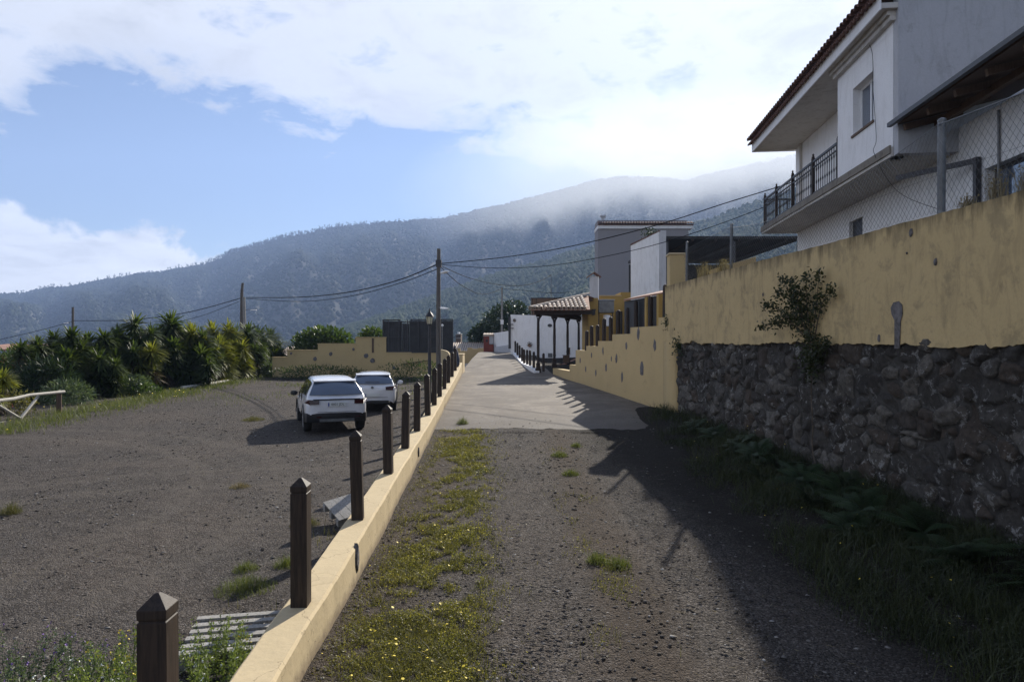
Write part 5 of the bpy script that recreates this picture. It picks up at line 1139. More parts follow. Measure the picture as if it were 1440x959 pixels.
# ------------------------------------------------------------ cars
def car(kind,label,loc,heading,plate):
    L_,W_,H_={'suv':(4.36,1.84,1.63),'hatch':(4.2,1.76,1.47)}[kind]; hl=L_/2
    t=thing('parked_car',label,'car',loc,heading,'white cars parked on the gravel lot')
    # stations: y, roof z, half width factor, belt z, lower z
    if kind=='suv':
        st=[(-hl,.98,.80,.98,.50),(-hl+.05,1.03,.90,1.03,.44),(-hl+.18,1.10,.965,1.10,.40),(-hl+.34,1.30,.985,1.10,.38),(-hl+.58,1.535,.99,1.09,.36),(-hl+.80,1.60,.995,1.08,.35),(-.6,1.635,1,1.05,.34),(.1,1.63,1,1.03,.34),(.55,1.56,1,1.01,.34),(1.15,1.18,.99,1.0,.35),(1.3,1.04,.985,.99,.36),(1.85,.93,.93,.93,.38),(hl-.08,.82,.82,.82,.40),(hl,.70,.70,.70,.44)]
    else:
        st=[(-hl,.92,.80,.92,.46),(-hl+.05,.97,.90,.97,.38),(-hl+.16,1.03,.965,1.02,.33),(-hl+.30,1.20,.985,1.02,.31),(-hl+.50,1.40,.99,1.0,.3),(-hl+.72,1.445,.995,.99,.29),(-.6,1.47,1,.97,.28),(.1,1.46,1,.95,.28),(.5,1.38,1,.93,.28),(1.1,1.06,.99,.92,.29),(1.3,.95,.98,.91,.3),(1.75,.86,.93,.86,.32),(hl-.08,.75,.82,.75,.34),(hl,.62,.70,.62,.38)]
    V=[];NP=15
    def prof(s):
        y,h,wf,b,lo=s; w=W_/2*wf; gl=h-b; tw=w*(.98-.30*min(1,gl/.5)) if gl>.02 else w*.93
        mid=(lo+b)/2
        p=[(w*.90,lo),(w*.985,lo+.10),(w*1.0,mid),(w*.985,b-.12),(w*.94,b-.02)]
        p+=[(tw+(w*.94-tw)*.06,h-.055 if gl>.1 else h-.012),(tw*.86,h-.012),(0,h+.012)]
        return [(x,y,z) for x,z in p]+[(-x,y,z) for x,z in p[-2::-1]]
    PR=[prof(s) for s in st]
    for p in PR: V+=p
    Fc=[]
    for i in range(len(st)-1):
        for k in range(NP-1): a=i*NP+k; Fc.append((a,a+1,a+NP+1,a+NP))
    Fc.append(tuple(range(NP))); Fc.append(tuple((len(st)-1)*NP+k for k in range(NP))[::-1])
    o=MB().add(V,Fc).build('body',M['paint'],t,local=True,smooth=True)
    o.data.set_sharp_from_angle(angle=R(55)); sd=o.modifiers.new('s','SUBSURF'); sd.levels=1; sd.render_levels=2
    # rear window
    def lerp(a,b,t_): return tuple(a[i]+(b[i]-a[i])*t_ for i in range(3))
    def strip(ia,ib,ta,tb,k0,k1,off,name,mat,parent=t):
        pass
    A=PR[2];B=PR[4]
    def rearpt(u,v):  # u -1..1 across, v 0 bottom..1 top
        s0,s1=PR[2],PR[4]; w0=s0[4][0]*.93; w1=s1[5][0]*.93; z0=s0[7][2]+.02; z1=s1[7][2]-.035; y0=s0[0][1]+.0; y1=s1[0][1]+.0
        x=u*(w0+(w1-w0)*v); y=y0+(y1-y0)*v+.06*u*u-.055+.03*math.sin(v*3.14)*-1; z=z0+(z1-z0)*v-.03*u*u*v; return (x,y,z)
    V=[rearpt(-1+2*i/10,j/5) for j in range(6) for i in range(11)]
    V2=[(x,y+.05,z-.02) for x,y,z in V]; Fq=[(j*11+i,j*11+i+1,(j+1)*11+i+1,(j+1)*11+i) for j in range(5) for i in range(10)]
    MB().add(V,Fq).build('rear_window',M['glass'],t,local=True,smooth=True)
    # spoiler over rear window
    s1=PR[4]; y=s1[0][1]-.10; z=s1[7][2]-.005; w=s1[5][0]*.98
    MB().add([(-w,y+.25,z-.02),(w,y+.25,z-.02),(w*.96,y,z-.045),(-w*.96,y,z-.045),(-w,y+.25,z+.03),(w,y+.25,z+.03),(w*.96,y,z-.01),(-w*.96,y,z-.01)],[(3,2,1,0),(4,5,6,7),(0,1,5,4),(1,2,6,5),(2,3,7,6),(3,0,4,7)]).build('rear_spoiler',M['paint'],t,local=True,bevel=.012)
    # side windows
    for s in (1,-1):
        for (i0,i1,e0,e1) in ((4,6,.35,.0),(6,7,.08,.0),(7,9,.06,.75)):
            V=[];
            n=(i1-i0)*3+1
            for q in range(n):
                f=i0+(i1-i0)*q/(n-1); a=int(min(f,i1-1e-6)); fr=f-a; p0=lerp(PR[a][4],PR[a+1][4],fr); p1=lerp(PR[a][5],PR[a+1][5],fr)
                tq=q/(n-1); lo=.08; hi=.90
                for tt in (lo,hi):
                    p=lerp(p0,p1,tt); V.append((s*(p[0]+.014),p[1],p[2]))
            MB().add(V,[(2*q,2*q+2,2*q+3,2*q+1) for q in range(n-1)]).build('side_window',M['glass'],t,local=True)
    # windscreen
    p,q=PR[8],PR[10]; V=[(-q[4][0]*.9,q[0][1]-.08,q[7][2]+.03),(q[4][0]*.9,q[0][1]-.08,q[7][2]+.03),(p[5][0]*.9,p[0][1]+.06,p[7][2]-.0),(-p[5][0]*.9,p[0][1]+.06,p[7][2])]
    MB().add(V,[(0,1,2,3)]).build('windscreen',M['glass'],t,local=True)
    # tail lights, bumper, plate
    zt={'suv':(.93,.14),'hatch':(.90,.15)}[kind]
    for s in (1,-1):
        pts=[]; w=W_/2; z0,hh=zt; dz=.03
        V=[(s*w*.56,-hl-.035,z0-hh*.42),(s*w*.84,-hl-.005,z0-hh*.5),(s*w*1.0,-hl+.20,z0-hh*.1),(s*w*1.012,-hl+.42,z0+hh*.45),(s*w*.86,-hl+.01,z0+hh*.55),(s*w*.56,-hl-.025,z0+hh*.40)]
        V2=[(x*.93,y+.14,z) for x,y,z in V]; n=6
        MB().add(V+V2,[tuple(range(6)),tuple(range(11,5,-1))]+[(i,(i+1)%6,6+(i+1)%6,6+i) for i in range(6)]).build('tail_light',M['taillight'],t,local=True)
        y=.62 if kind=='suv' else .6; xm=s*(W_/2+.13)
        MB().lathe((xm,y,1.02 if kind=='suv' else .95),[(.03,-.07),(.09,-.04),(.1,.03),(.07,.08),(.02,.095)],12,1.15,.62).build('wing_mirror',M['black'] if kind=='suv' else M['paint'],t,local=True,smooth=True)
    w=W_/2
    if kind=='suv':
        V=[];prf=[(-hl-.01,.34),(-hl-.055,.40),(-hl-.055,.585),(-hl-.01,.61)]
        for x,k in ((-w*.985,.32),(-w*.93,.12),(-w*.6,.03),(0,0),(w*.6,.03),(w*.93,.12),(w*.985,.32)):
            for y,z in prf: V.append((x,y+k,z))
            V.append((x*.97,-hl+k+.16,.58)); V.append((x*.97,-hl+k+.16,.36))
        MB().add(V,[(i*6+j,i*6+(j+1)%6,(i+1)*6+(j+1)%6,(i+1)*6+j) for i in range(6) for j in range(6)]+[tuple(range(6)),tuple(range(36,42))[::-1]]).build('rear_bumper',M['black'],t,local=True,smooth=True)
        MB().box((0,-hl-.058,.40),(1.0,.02,.08)).build('bumper_trim',M['galv'],t,local=True)
        MB().box((0,-hl-.02,1.005),(1.36,.03,.035)).build('tailgate_trim',M['black'],t,local=True)
        em=MB(); em.prism([(.62+.05*math.cos(a*math.pi/6),-hl-.012,.92+.024*math.sin(a*math.pi/6)) for a in range(12)],(0,0,0),(0,.03,0)); em.build('oval_badge',M['metal_dark'],t,local=True)
        for s in (-.52,.60): MB().box((s,-hl-.062,.50),(.14,.02,.03)).build('reflector',M['taillight'],t,local=True)
        zp=.86
    else:
        MB().box((0,-hl-.004,.40),(1.2,.05,.11)).build('bumper_trim',M['black'],t,local=True,bevel=.01)
        MB().lathe((0,0,0),[(.05,0),(.05,.014)],14).build('round_badge',M['galv'],t,local=True).matrix_local=Matrix.Translation((0,-hl-.002,.93))@Matrix.Rotation(R(90),4,'X')
        zp=.66
    pl=MB().box((0,-hl-.02,zp),(.52,.02,.115)).build('number_plate',M['plate'],t,local=True)
    MB().box((-.24,-hl-.031,zp),(.035,.004,.105)).build('blue_band',M['plateblue'],pl,local=True)
    if plate:
        cu=bpy.data.curves.new('plate_text','FONT'); cu.body=plate; cu.size=.10; cu.align_x='CENTER'; cu.align_y='CENTER'; cu.extrude=.001
        ob=bpy.data.objects.new('tmp',cu); COL.objects.link(ob); dg=bpy.context.evaluated_depsgraph_get(); me=bpy.data.meshes.new_from_object(ob.evaluated_get(dg)); bpy.data.objects.remove(ob)
        me.materials.clear(); me.materials.append(M['black']); to=bpy.data.objects.new('plate_text',me); COL.objects.link(to); to.parent=pl; to.location=(.02,-hl-.0325,zp); to.rotation_euler=(R(90),0,0)
    # tailgate seam and door seams as thin dark gaps, door handles
    zz=.62 if kind=='suv' else .55
    MB().box((0,-hl-.02,zz+.02),(1.12,.012,.008)).build('tailgate_seam',M['black'],t,local=True)
    for s in (1,-1):
        for y in (-.62,.42): MB().box((s*(W_/2*.975),y,.78),(.03,.008,.62)).build('door_seam',M['black'],t,local=True)
        for y in (-.42,.62-.0): MB().box((s*(W_/2+.004),y-.05,.90),(.03,.2,.03)).build('door_handle',M['paint'],t,local=True,bevel=.008)
    if kind=='hatch': MB().box((0,-hl-.02,1.13),(.5,.02,.02)).build('rear_wiper',M['black'],t,local=True)
    # wheels
    r={'suv':.365,'hatch':.315}[kind]; wy={'suv':(-1.33,1.36),'hatch':(-1.27,1.30)}[kind]
    for y in wy:
        for s in (1,-1):
            RT=Matrix.Rotation(R(90)*s,3,'Y'); c=Vector((s*(W_/2-.13),y,r))
            mb=MB(); mb.lathe((0,0,0),[(r*.62,-.11),(r*.93,-.115),(r,-.08),(r,.08),(r*.93,.115),(r*.62,.11)],28); mb.v=[tuple(RT@Vector(v)+c) for v in mb.v]
            tw=mb.build('wheel',M['rubber'],t,local=True,smooth=True)
            mb=MB(); mb.lathe((0,0,0),[(r*.66,.095),(r*.64,.118),(r*.58,.10),(r*.2,.085),(r*.14,.11),(.01,.11)],28)
            for k in range(5):
                a=k*2*math.pi/5; mb.beam((r*.12*math.cos(a),r*.12*math.sin(a),.112),(r*.6*math.cos(a),r*.6*math.sin(a),.118),.06,.02,up=(0,0,1))
            mb.v=[tuple(RT@Vector(v)+c) for v in mb.v]; mb.build('rim',M['rim'],tw,local=True,smooth=True)
            # wheel arch
            mb=MB(); R0=r+.055; V=[];n=14
            for k in range(n+1):
                a=math.pi*(-.06+1.12*k/n)
                for rr,xo in ((R0+.05,.012),(R0-.01,.022),(R0-.01,-.24)): V.append((s*(W_/2*.985+xo),y+math.cos(a)*rr,r+math.sin(a)*rr))
            mb.add(V,[(k*3+j,k*3+j+1,(k+1)*3+j+1,(k+1)*3+j) for k in range(n) for j in range(2)]); mb.build('wheel_arch',M['black'],t,local=True)
    return t
car('suv','white compact SUV with black lower bumper, the nearer of the two parked cars',(PX(471,20.6)-.62,22.25,-.43),R(21),'0001 JDL')
car('hatch','white hatchback partly hidden behind the SUV, the farther of the two parked cars',(PX(519,25.6)+.15-.3,27.4,-.36),R(9),None)
# ------------------------------------------------------------ yucca hedge
def yucca_head(seed,n=110,mat='yucca',ln=.62,spread=1.0):
    rg=np.random.default_rng(seed); th=rg.uniform(0,2*np.pi,n); ph=np.arcsin(np.clip(rg.uniform(-.55,1,n),-1,1))  # elevation
    V=[];Q=[];T=[]
    for i in range(n):
        l=ln*rg.uniform(.75,1.1); w=.032*rg.uniform(.8,1.2); e=ph[i]; d=np.array([np.cos(th[i])*np.cos(e),np.sin(th[i])*np.cos(e),np.sin(e)]); s=np.cross(d,[0,0,1.]); s=s/(np.linalg.norm(s)+1e-6); dr=.10+.22*np.cos(e)
        b=np.array([0,0,rg.uniform(-.18,.12)]); pts=[b+d*l*t-np.array([0,0,dr*l*t*t]) for t in (.05,.45,.8,1.)]; ws=(w*.5,w,w*.62,0); k=len(V)
        for p,ww in zip(pts[:3],ws): V+= [p-s*ww,p+s*ww]
        V.append(pts[3]); Q+= [[k,k+1,k+3,k+2],[k+2,k+3,k+5,k+4]]; T.append([k+4,k+5,k+6])
    return np.array(V),[np.array(Q),np.array(T)]
HEADM={}
def headmesh(kind,v):
    if (kind,v) not in HEADM:
        V,Fs=yucca_head(v*7+len(kind),210 if kind!='yuccadead' else 70,ln=.68 if kind!='yuccadead' else .55)
        if kind=='yuccadead': V=V*np.array([.75,.75,1]); V[:,2]=-np.abs(V[:,2])*1.3+.1
        o=mesh_np('leaf_head',V,Fs,M[kind]); me=o.data; bpy.data.objects.remove(o); HEADM[(kind,v)]=me
    return HEADM[(kind,v)]
def yucca(x,y,heads,kind,label,zb=None):
    zb=float(zlot(x,y))-max(0,-x-20)*.2 if zb is None else zb
    t=thing('yucca',label,'yucca',(x,y,zb),0,'yuccas forming the hedge along the lot')
    mb=MB()
    for hx,hy,hz,s in heads:
        mb.tube([(hx*.15,hy*.15,-.1),(hx*.7,hy*.7,hz*.55),(hx,hy,hz)],[.10,.075,.05],6)
    o=mb.build('trunk',M['bark'],t,local=True)
    for hx,hy,hz,s in heads:
        h=bpy.data.objects.new('leaf_head',headmesh(kind,random.randint(0,3))); COL.objects.link(h); h.parent=t; h.location=(hx,hy,hz); h.scale=(s,s,s*.95); h.rotation_euler=(R(random.uniform(-18,18)),R(random.uniform(-18,18)),random.uniform(0,6.3))
        for q in range(2):
            if hz-.45*s*(q+1)>.15:
                h=bpy.data.objects.new('leaf_head',headmesh(kind if random.random()<.72 else 'yuccadead',random.randint(0,3))); COL.objects.link(h); h.parent=t; h.location=(hx*.85+random.uniform(-.15,.15),hy*.85,hz-.42*s*(q+1)); h.scale=(s*.95,)*3; h.rotation_euler=(R(random.uniform(-25,25)),R(random.uniform(-25,25)),random.uniform(0,6.3))
    return t
def hedge():
    # px column, depth, top row, kind, heads spread
    rows=[(5,24.5,520,'yuccay'),(30,30,472,'yucca'),(52,31,468,'yucca'),(78,32,459,'yucca'),(100,31,466,'yucca'),(95,30,495,'yucca'),(122,33,470,'yucca'),(146,33,468,'yucca'),(140,31,497,'yucca'),(165,34,466,'yucca'),(188,35,449,'yucca'),(186,33.5,488,'yucca'),(212,35,462,'yucca'),(214,34,487,'yuccay'),(240,37,450,'yucca'),(243,36,480,'yucca'),(268,38,463,'yuccay'),(286,38,470,'yucca'),(283,37,492,'yucca'),(300,41,461,'yuccay'),(322,42,459,'yuccay'),(338,42,484,'yuccay'),(348,44,462,'yucca'),(363,46,466,'yucca'),(380,48,468,'yucca'),(310,40,480,'yuccay')]
    names=['far left edge, yellow green, behind the log fence','dark, left end of the hedge','dark, second at the left end','tall dark, below the distant left pole','dark, right of the distant left pole','low dark, in front at the left end','dark, left part of the hedge','dark, fifth crown from the left','low dark, above the left weeds','dark, left of the tallest crown','tallest dark crown left of centre','low dark, under the tallest left crown','dark, between the two tallest crowns','low yellow green rosette in front, centre of the hedge','tall dark crown at the centre of the hedge','dark, under the tall centre crown','broad yellow green, right of the centre','dark, behind the short log fence','low dark, beside the short log fence','yellow green, left of the twin pole','bright yellow green, just left of the twin pole','lowest bright yellow, in front of the twin pole','dark, right of the twin pole','dark, near the right end','dark, last at the right end','yellow green, middle height left of the twin pole']
    rows+=[(62,34,474,'yucca'),(110,35,473,'yucca'),(155,36,470,'yucca'),(200,37,466,'yucca'),(228,38,466,'yucca'),(256,40,466,'yucca'),(278,41,470,'yucca'),(330,45,468,'yucca'),(40,33,480,'yucca')]
    names+=['back row, behind the left end','back row, right of the distant left pole','back row, left of the tallest crown','back row, between the two tallest crowns','back row, just left of the tall centre crown','back row, right of the tall centre crown','back row, behind the short log fence','back row, behind the bright yellow green ones','back row, farthest left']
    for (px,d,row,k),nm in zip(rows,names):
        x=PX(px,d); zb=float(zlot(x,d)); top=PZ(row,d)-zb-.35; s=d/34*random.uniform(1.1,1.5) if k!='yuccay' else d/34*random.uniform(1.15,1.4)
        s=min(s,1.7); hs=[(0,0,max(.5,top),s)]
        for q in range(random.randint(2,3)):
            a=random.uniform(0,6.3); r=random.uniform(.35,.75); hs.append((math.cos(a)*r,math.sin(a)*r,max(.4,top*random.uniform(.5,.82)),s*random.uniform(.8,.95)))
        yucca(x,d,hs,k,('yucca in the hedge: '+nm))
hedge()
# ------------------------------------------------------------ generic bushes and ground plants
def bush(name,label,cat_,c,rad,n,lw,mat,seed=1,stem=True,up=.3,group=None):
    rg=np.random.default_rng(seed); c=np.array(c,float); rad=np.array(rad,float)
    p=rg.normal(size=(n,3)); p/=np.linalg.norm(p,axis=1)[:,None]; p*=rg.uniform(.35,1,n)[:,None]**.6
    cl=rg.normal(size=(14,3)); cl/=np.linalg.norm(cl,axis=1)[:,None]; k=np.max(p@cl.T,axis=1); p*=(.62+.45*k)[:,None]
    p[:,2]=np.maximum(p[:,2],-.8); pts=p*rad+c; d=p+rg.normal(size=(n,3))*.6; d[:,2]+=up
    V,Fq=leaves(pts,d,lw[0]*rg.uniform(.6,1.3,n),lw[1],rg); t=thing(name,label,cat_,(c[0],c[1],c[2]-rad[2]),0,group)
    mesh_np('foliage',V,Fq,M[mat],t,t.location)
    if stem:
        mb=MB()
        for q in range(6):
            a=rg.uniform(0,6.3); e=c+np.array([math.cos(a)*rad[0]*.6,math.sin(a)*rad[1]*.6,rad[2]*rg.uniform(-.2,.5)]); b=c-np.array([0,0,rad[2]*.98]); mb.tube([b,(b+e)/2+np.array([0,0,.1*rad[2]]),e],[.035*rad[2],.025*rad[2],.01*rad[2]],5)
        mb.build('stems',M['bark'],t,t.location)
    return t
def plants():
    x=PX(202,33); bush('silver_bush','low grey green bush at the foot of the hedge, left of the short log fence','bush',(PX(198,33),32.2,.15),(1.0,.8,.55),1500,(.16,.07),'silver',3)
    bush('silver_bush','pale grey green bush at the right end of the hedge','bush',(PX(382,46),45,.35),(1.1,.8,.6),1200,(.2,.09),'silver',4)
    bush('silver_bush','feathery grey green shrub behind the log fence at the left','bush',(PX(88,28),28.2,.05),(1.1,.7,.6),1500,(.26,.04),'silver',5,up=.1)
    bush('leafy_shrub','dark feathery shrub between the left yuccas','shrub',(PX(50,28.5),29,.55),(1.4,.8,1.0),1800,(.42,.04),'foliaged',6)
    bush('leafy_shrub','low green shrub at the foot of the hedge','shrub',(PX(214,32.5),31.8,-.1),(.9,.6,.4),1000,(.13,.06),'foliage',7)
    bush('leafy_shrub','dark green shrub filling the gap at the far left edge below the orange roof','shrub',(PX(14,32),33,.9),(1.8,.9,1.1),2200,(.34,.07),'foliage',61)
    for i,(px,d,w,h,l) in enumerate(((20,25.2,1.0,.5,'low yellow green weeds under the log fence'),(450,42,3.2,.5,'row of low dark weeds along the yellow lot wall'),(590,40,2.6,.75,'dark weeds in front of the black fence base'),(630,34,.7,.6,'dark green weeds beside the end of the post row'))):
        bush('weed_clump',l,'weeds',(PX(px,d),d,float(zlot(0,d))+h*.7),(w,.5,h),int(700*w),(.16,.05),'foliage' if i else 'grass',20+i,stem=False)
    # fig like bush behind lot wall
    bush('broadleaf_bush','round green broadleaf bush behind the yellow lot wall','bush',(PX(455,50),50,1.9),(2.3,1.6,1.35),3000,(.34,.2),'foliage',9)
    bush('broadleaf_bush','small green bush behind the wall, left of the black fence','bush',(PX(525,49),49,2.4),(1.1,1,.8),900,(.3,.18),'foliage',10)
    # dark tree at the road end
    d=80; t=thing('dark_tree','large dark round tree at the end of the road, behind the white wall','tree',(PX(712,d),d,-2)); rg=np.random.default_rng(8)
    MB().tube([(PX(712,d),d,-3),(PX(713,d),d,1.5),(PX(716,d),d,4)],[.4,.3,.15],8).build('trunk',M['bark'],t,t.location); P_=[];D_=[]
    for px,row,r in ((722,440,1.5),(735,446,1.4),(708,443,1.4),(697,452,1.5),(745,455,1.3),(716,455,2.2),(688,463,1.3),(676,468,1.0),(703,468,2.0),(725,468,2.2),(740,470,2.0),(690,476,1.5),(668,474,.8),(712,478,2.0)):
        c=np.array(P(px,row,d+rg.uniform(-1,1.5))); p=rg.normal(size=(520,3)); p/=np.linalg.norm(p,axis=1)[:,None]; P_.append(c+p*r*rg.uniform(.55,1.05,(520,1))); D_.append(p+rg.normal(size=(520,3))*.5)
    V,Fq=leaves(np.concatenate(P_),np.concatenate(D_),.34,.2,rg); mesh_np('crown',V,Fq,M['foliaged'],t,t.location)
    mb=MB()
    for px,row in ((700,452),(735,450),(690,468),(725,445)): mb.tube([(PX(713,d),d,1.5),P(px,row,d)],[.16,.04],5)
    mb.build('limb',M['bark'],t,t.location)
    # shrub growing on the stone wall
    t=thing('wall_shrub','leafy wild shrub growing out of the joint between stone and yellow plaster','shrub',tuple(wall_pt(13.1,2.2,.15))); O=t.location; rg=np.random.default_rng(12); P_=[];D_=[]; mb=MB()
    def wp(px,row,off):  # on a plane parallel to the wall, off metres towards the road
        u=(px-720)/F; y=(5.92-off)/(u+.0757); return np.array([u*y,y,PZ(row,y)])
    base=wp(1141,490,.1)
    br=[((1141,500),(1128,440),(1112,395),.3),((1140,490),(1120,430),(1100,392),.35),((1141,490),(1135,430),(1133,384),.25),((1141,480),(1110,455),(1068,460),.35),((1141,485),(1100,440),(1078,430),.4),((1140,470),(1115,425),(1095,412),.4),((1142,480),(1148,430),(1152,382),.2),((1143,490),(1155,430),(1170,408),.2),((1141,520),(1150,500),(1162,478),.2),((1141,540),(1143,505),(1138,470),.25),((1141,480),(1118,445),(1090,455),.35),((1141,480),(1125,435),(1120,405),.35)]
    for a,b,c_,o in br:
        pts=smoothp([wp(*a,.09),wp(*b,o*.7),wp(*c_,o)],8); mb.tube(pts,[.013-.010*i/(len(pts)-1) for i in range(len(pts))],5)
        pts=np.array([tuple(p) for p in pts]); m=190
        idx=rg.integers(5,len(pts),m); sp=.085 if len(br)<99 else .1; P_.append(pts[idx]+rg.normal(size=(m,3))*sp*.8*np.where(idx>13,.55,1.0)[:,None]); D_.append(rg.normal(size=(m,3))+np.array([-.3,0,.4]))
    # trailing mass below
    m=420; zz=rg.uniform(0,1,m); c=np.stack([wp(1141+ 8*math.sin(i),470+60*q,.16) for i,q in enumerate(zz)]); P_.append(c+rg.normal(size=(m,3))*.07); D_.append(rg.normal(size=(m,3))+np.array([0,0,-.5]))
    mb.build('branches',M['bark'],t,O); V,Fq=leaves(np.concatenate(P_),np.concatenate(D_),.068,.034,rg); mesh_np('leaves',V,Fq,M['vergeleaf'],t,O)
    MB().tube(smoothp([wp(1141,520,.1),wp(1141,560,.06),wp(1143,600,.07),wp(1142,628,.08),wp(1147,655,.1)]),.012,5).build('root_stem',M['bark'],t,O)
    for px,row,r,l in ((940,452,.16,'small green tuft growing on the corner of the yellow pier wall'),(953,488,.20,'dark green tuft growing where the stone wall begins')):
        u=(px-720)/F; y=19.0; c=wp(px,row,.12); c=np.array(wp(px,row,.12)) if row>480 else np.array([PX(px,19.3),19.3,PZ(row,19.3)]); pts=c+rg.normal(size=(220,3))*[r*.4,r*.4,r*.7]
        V,Fq=leaves(pts,rg.normal(size=(220,3))+[0,0,.5],.08,.03,rg); o=thing('wall_tuft',l,'plant',tuple(c)); mesh_np('foliage',V,Fq,M['foliaged'],o,tuple(c))
plants()
# ------------------------------------------------------------ ferns on the right verge
def fern_mesh():
    rg=np.random.default_rng(4); V=[];Q=[]
    for i in range(17):
        th=i*2.4+rg.uniform(-.3,.3); ln=rg.uniform(.4,.75); el=R(rg.uniform(30,75)); d=np.array([math.cos(th),math.sin(th),0]); s=np.array([-math.sin(th),math.cos(th),0]); n=22
        for k in range(n):
            t=(k+2)/(n+2); p=d*ln*(t*math.cos(el)+.25*t*t)+np.array([0,0,ln*(t*math.sin(el)-.55*t*t)]); w=.13*math.sin(math.pi*min(1,t*.93+.07))**.7*ln/.7
            for sg in (-1,1):
                a=p; e=p+s*sg*w+d*w*.35-np.array([0,0,w*.2]); q=.009+.007*w/.1; j=len(V); V+=[a-d*q*.7,a+d*q*.7,e+d*q*.25,e-d*q*.25]; Q.append([j,j+1,j+2,j+3])
    return np.array(V),np.array(Q)
def ferns():
    V,Q=fern_mesh(); o=mesh_np('leaf_head',V,Q,M['fern']); me=o.data; me.name='fern_frond'; bpy.data.objects.remove(o)
    spots=[(7.0,.75,1.0),(7.9,.6,1.05),(8.8,.7,.95),(9.6,.55,1.1),(10.5,.65,.9),(11.4,.6,1.0),(12.3,.55,.9),(13.2,.5,.85),(14.5,.5,.8),(15.6,.55,.75),(6.2,.55,1.1),(8.3,1.2,.8),(9.4,1.1,.75),(10.9,1.15,.7)]
    wh=['fern cut by the right edge of the photo, against the stone wall','large fern against the stone wall under the pale lichen patch','fern against the stone wall, below the big dark round stone','large arching fern against the middle of the stone wall','fern against the stone wall, just right of the hanging stem','fern against the stone wall, under the wild shrub','fern against the stone wall, just left of the hanging stem','fern in the left half of the verge, against the wall','small fern near the far end of the stone wall','smallest fern at the far end of the stone wall','nearest fern at the bottom right corner','fern standing out from the wall among yellow flowers','fern standing out from the wall near the middle of the verge','small fern at the road side of the verge, below the shrub']
    for i,(y,off,s) in enumerate(spots):
        w=float(xwall(y)); x=w-off; f=bpy.data.objects.new('fern',me); COL.objects.link(f); f.location=(x,y,float(zverge(np.array(x),np.array(y)))+.02); f.scale=(s,s,s*.95); f.rotation_euler=(R(random.uniform(-8,8)),R(random.uniform(-25,-5)),random.uniform(0,6.3)); tag(f,wh[i],'fern','ferns along the foot of the stone wall')
ferns()
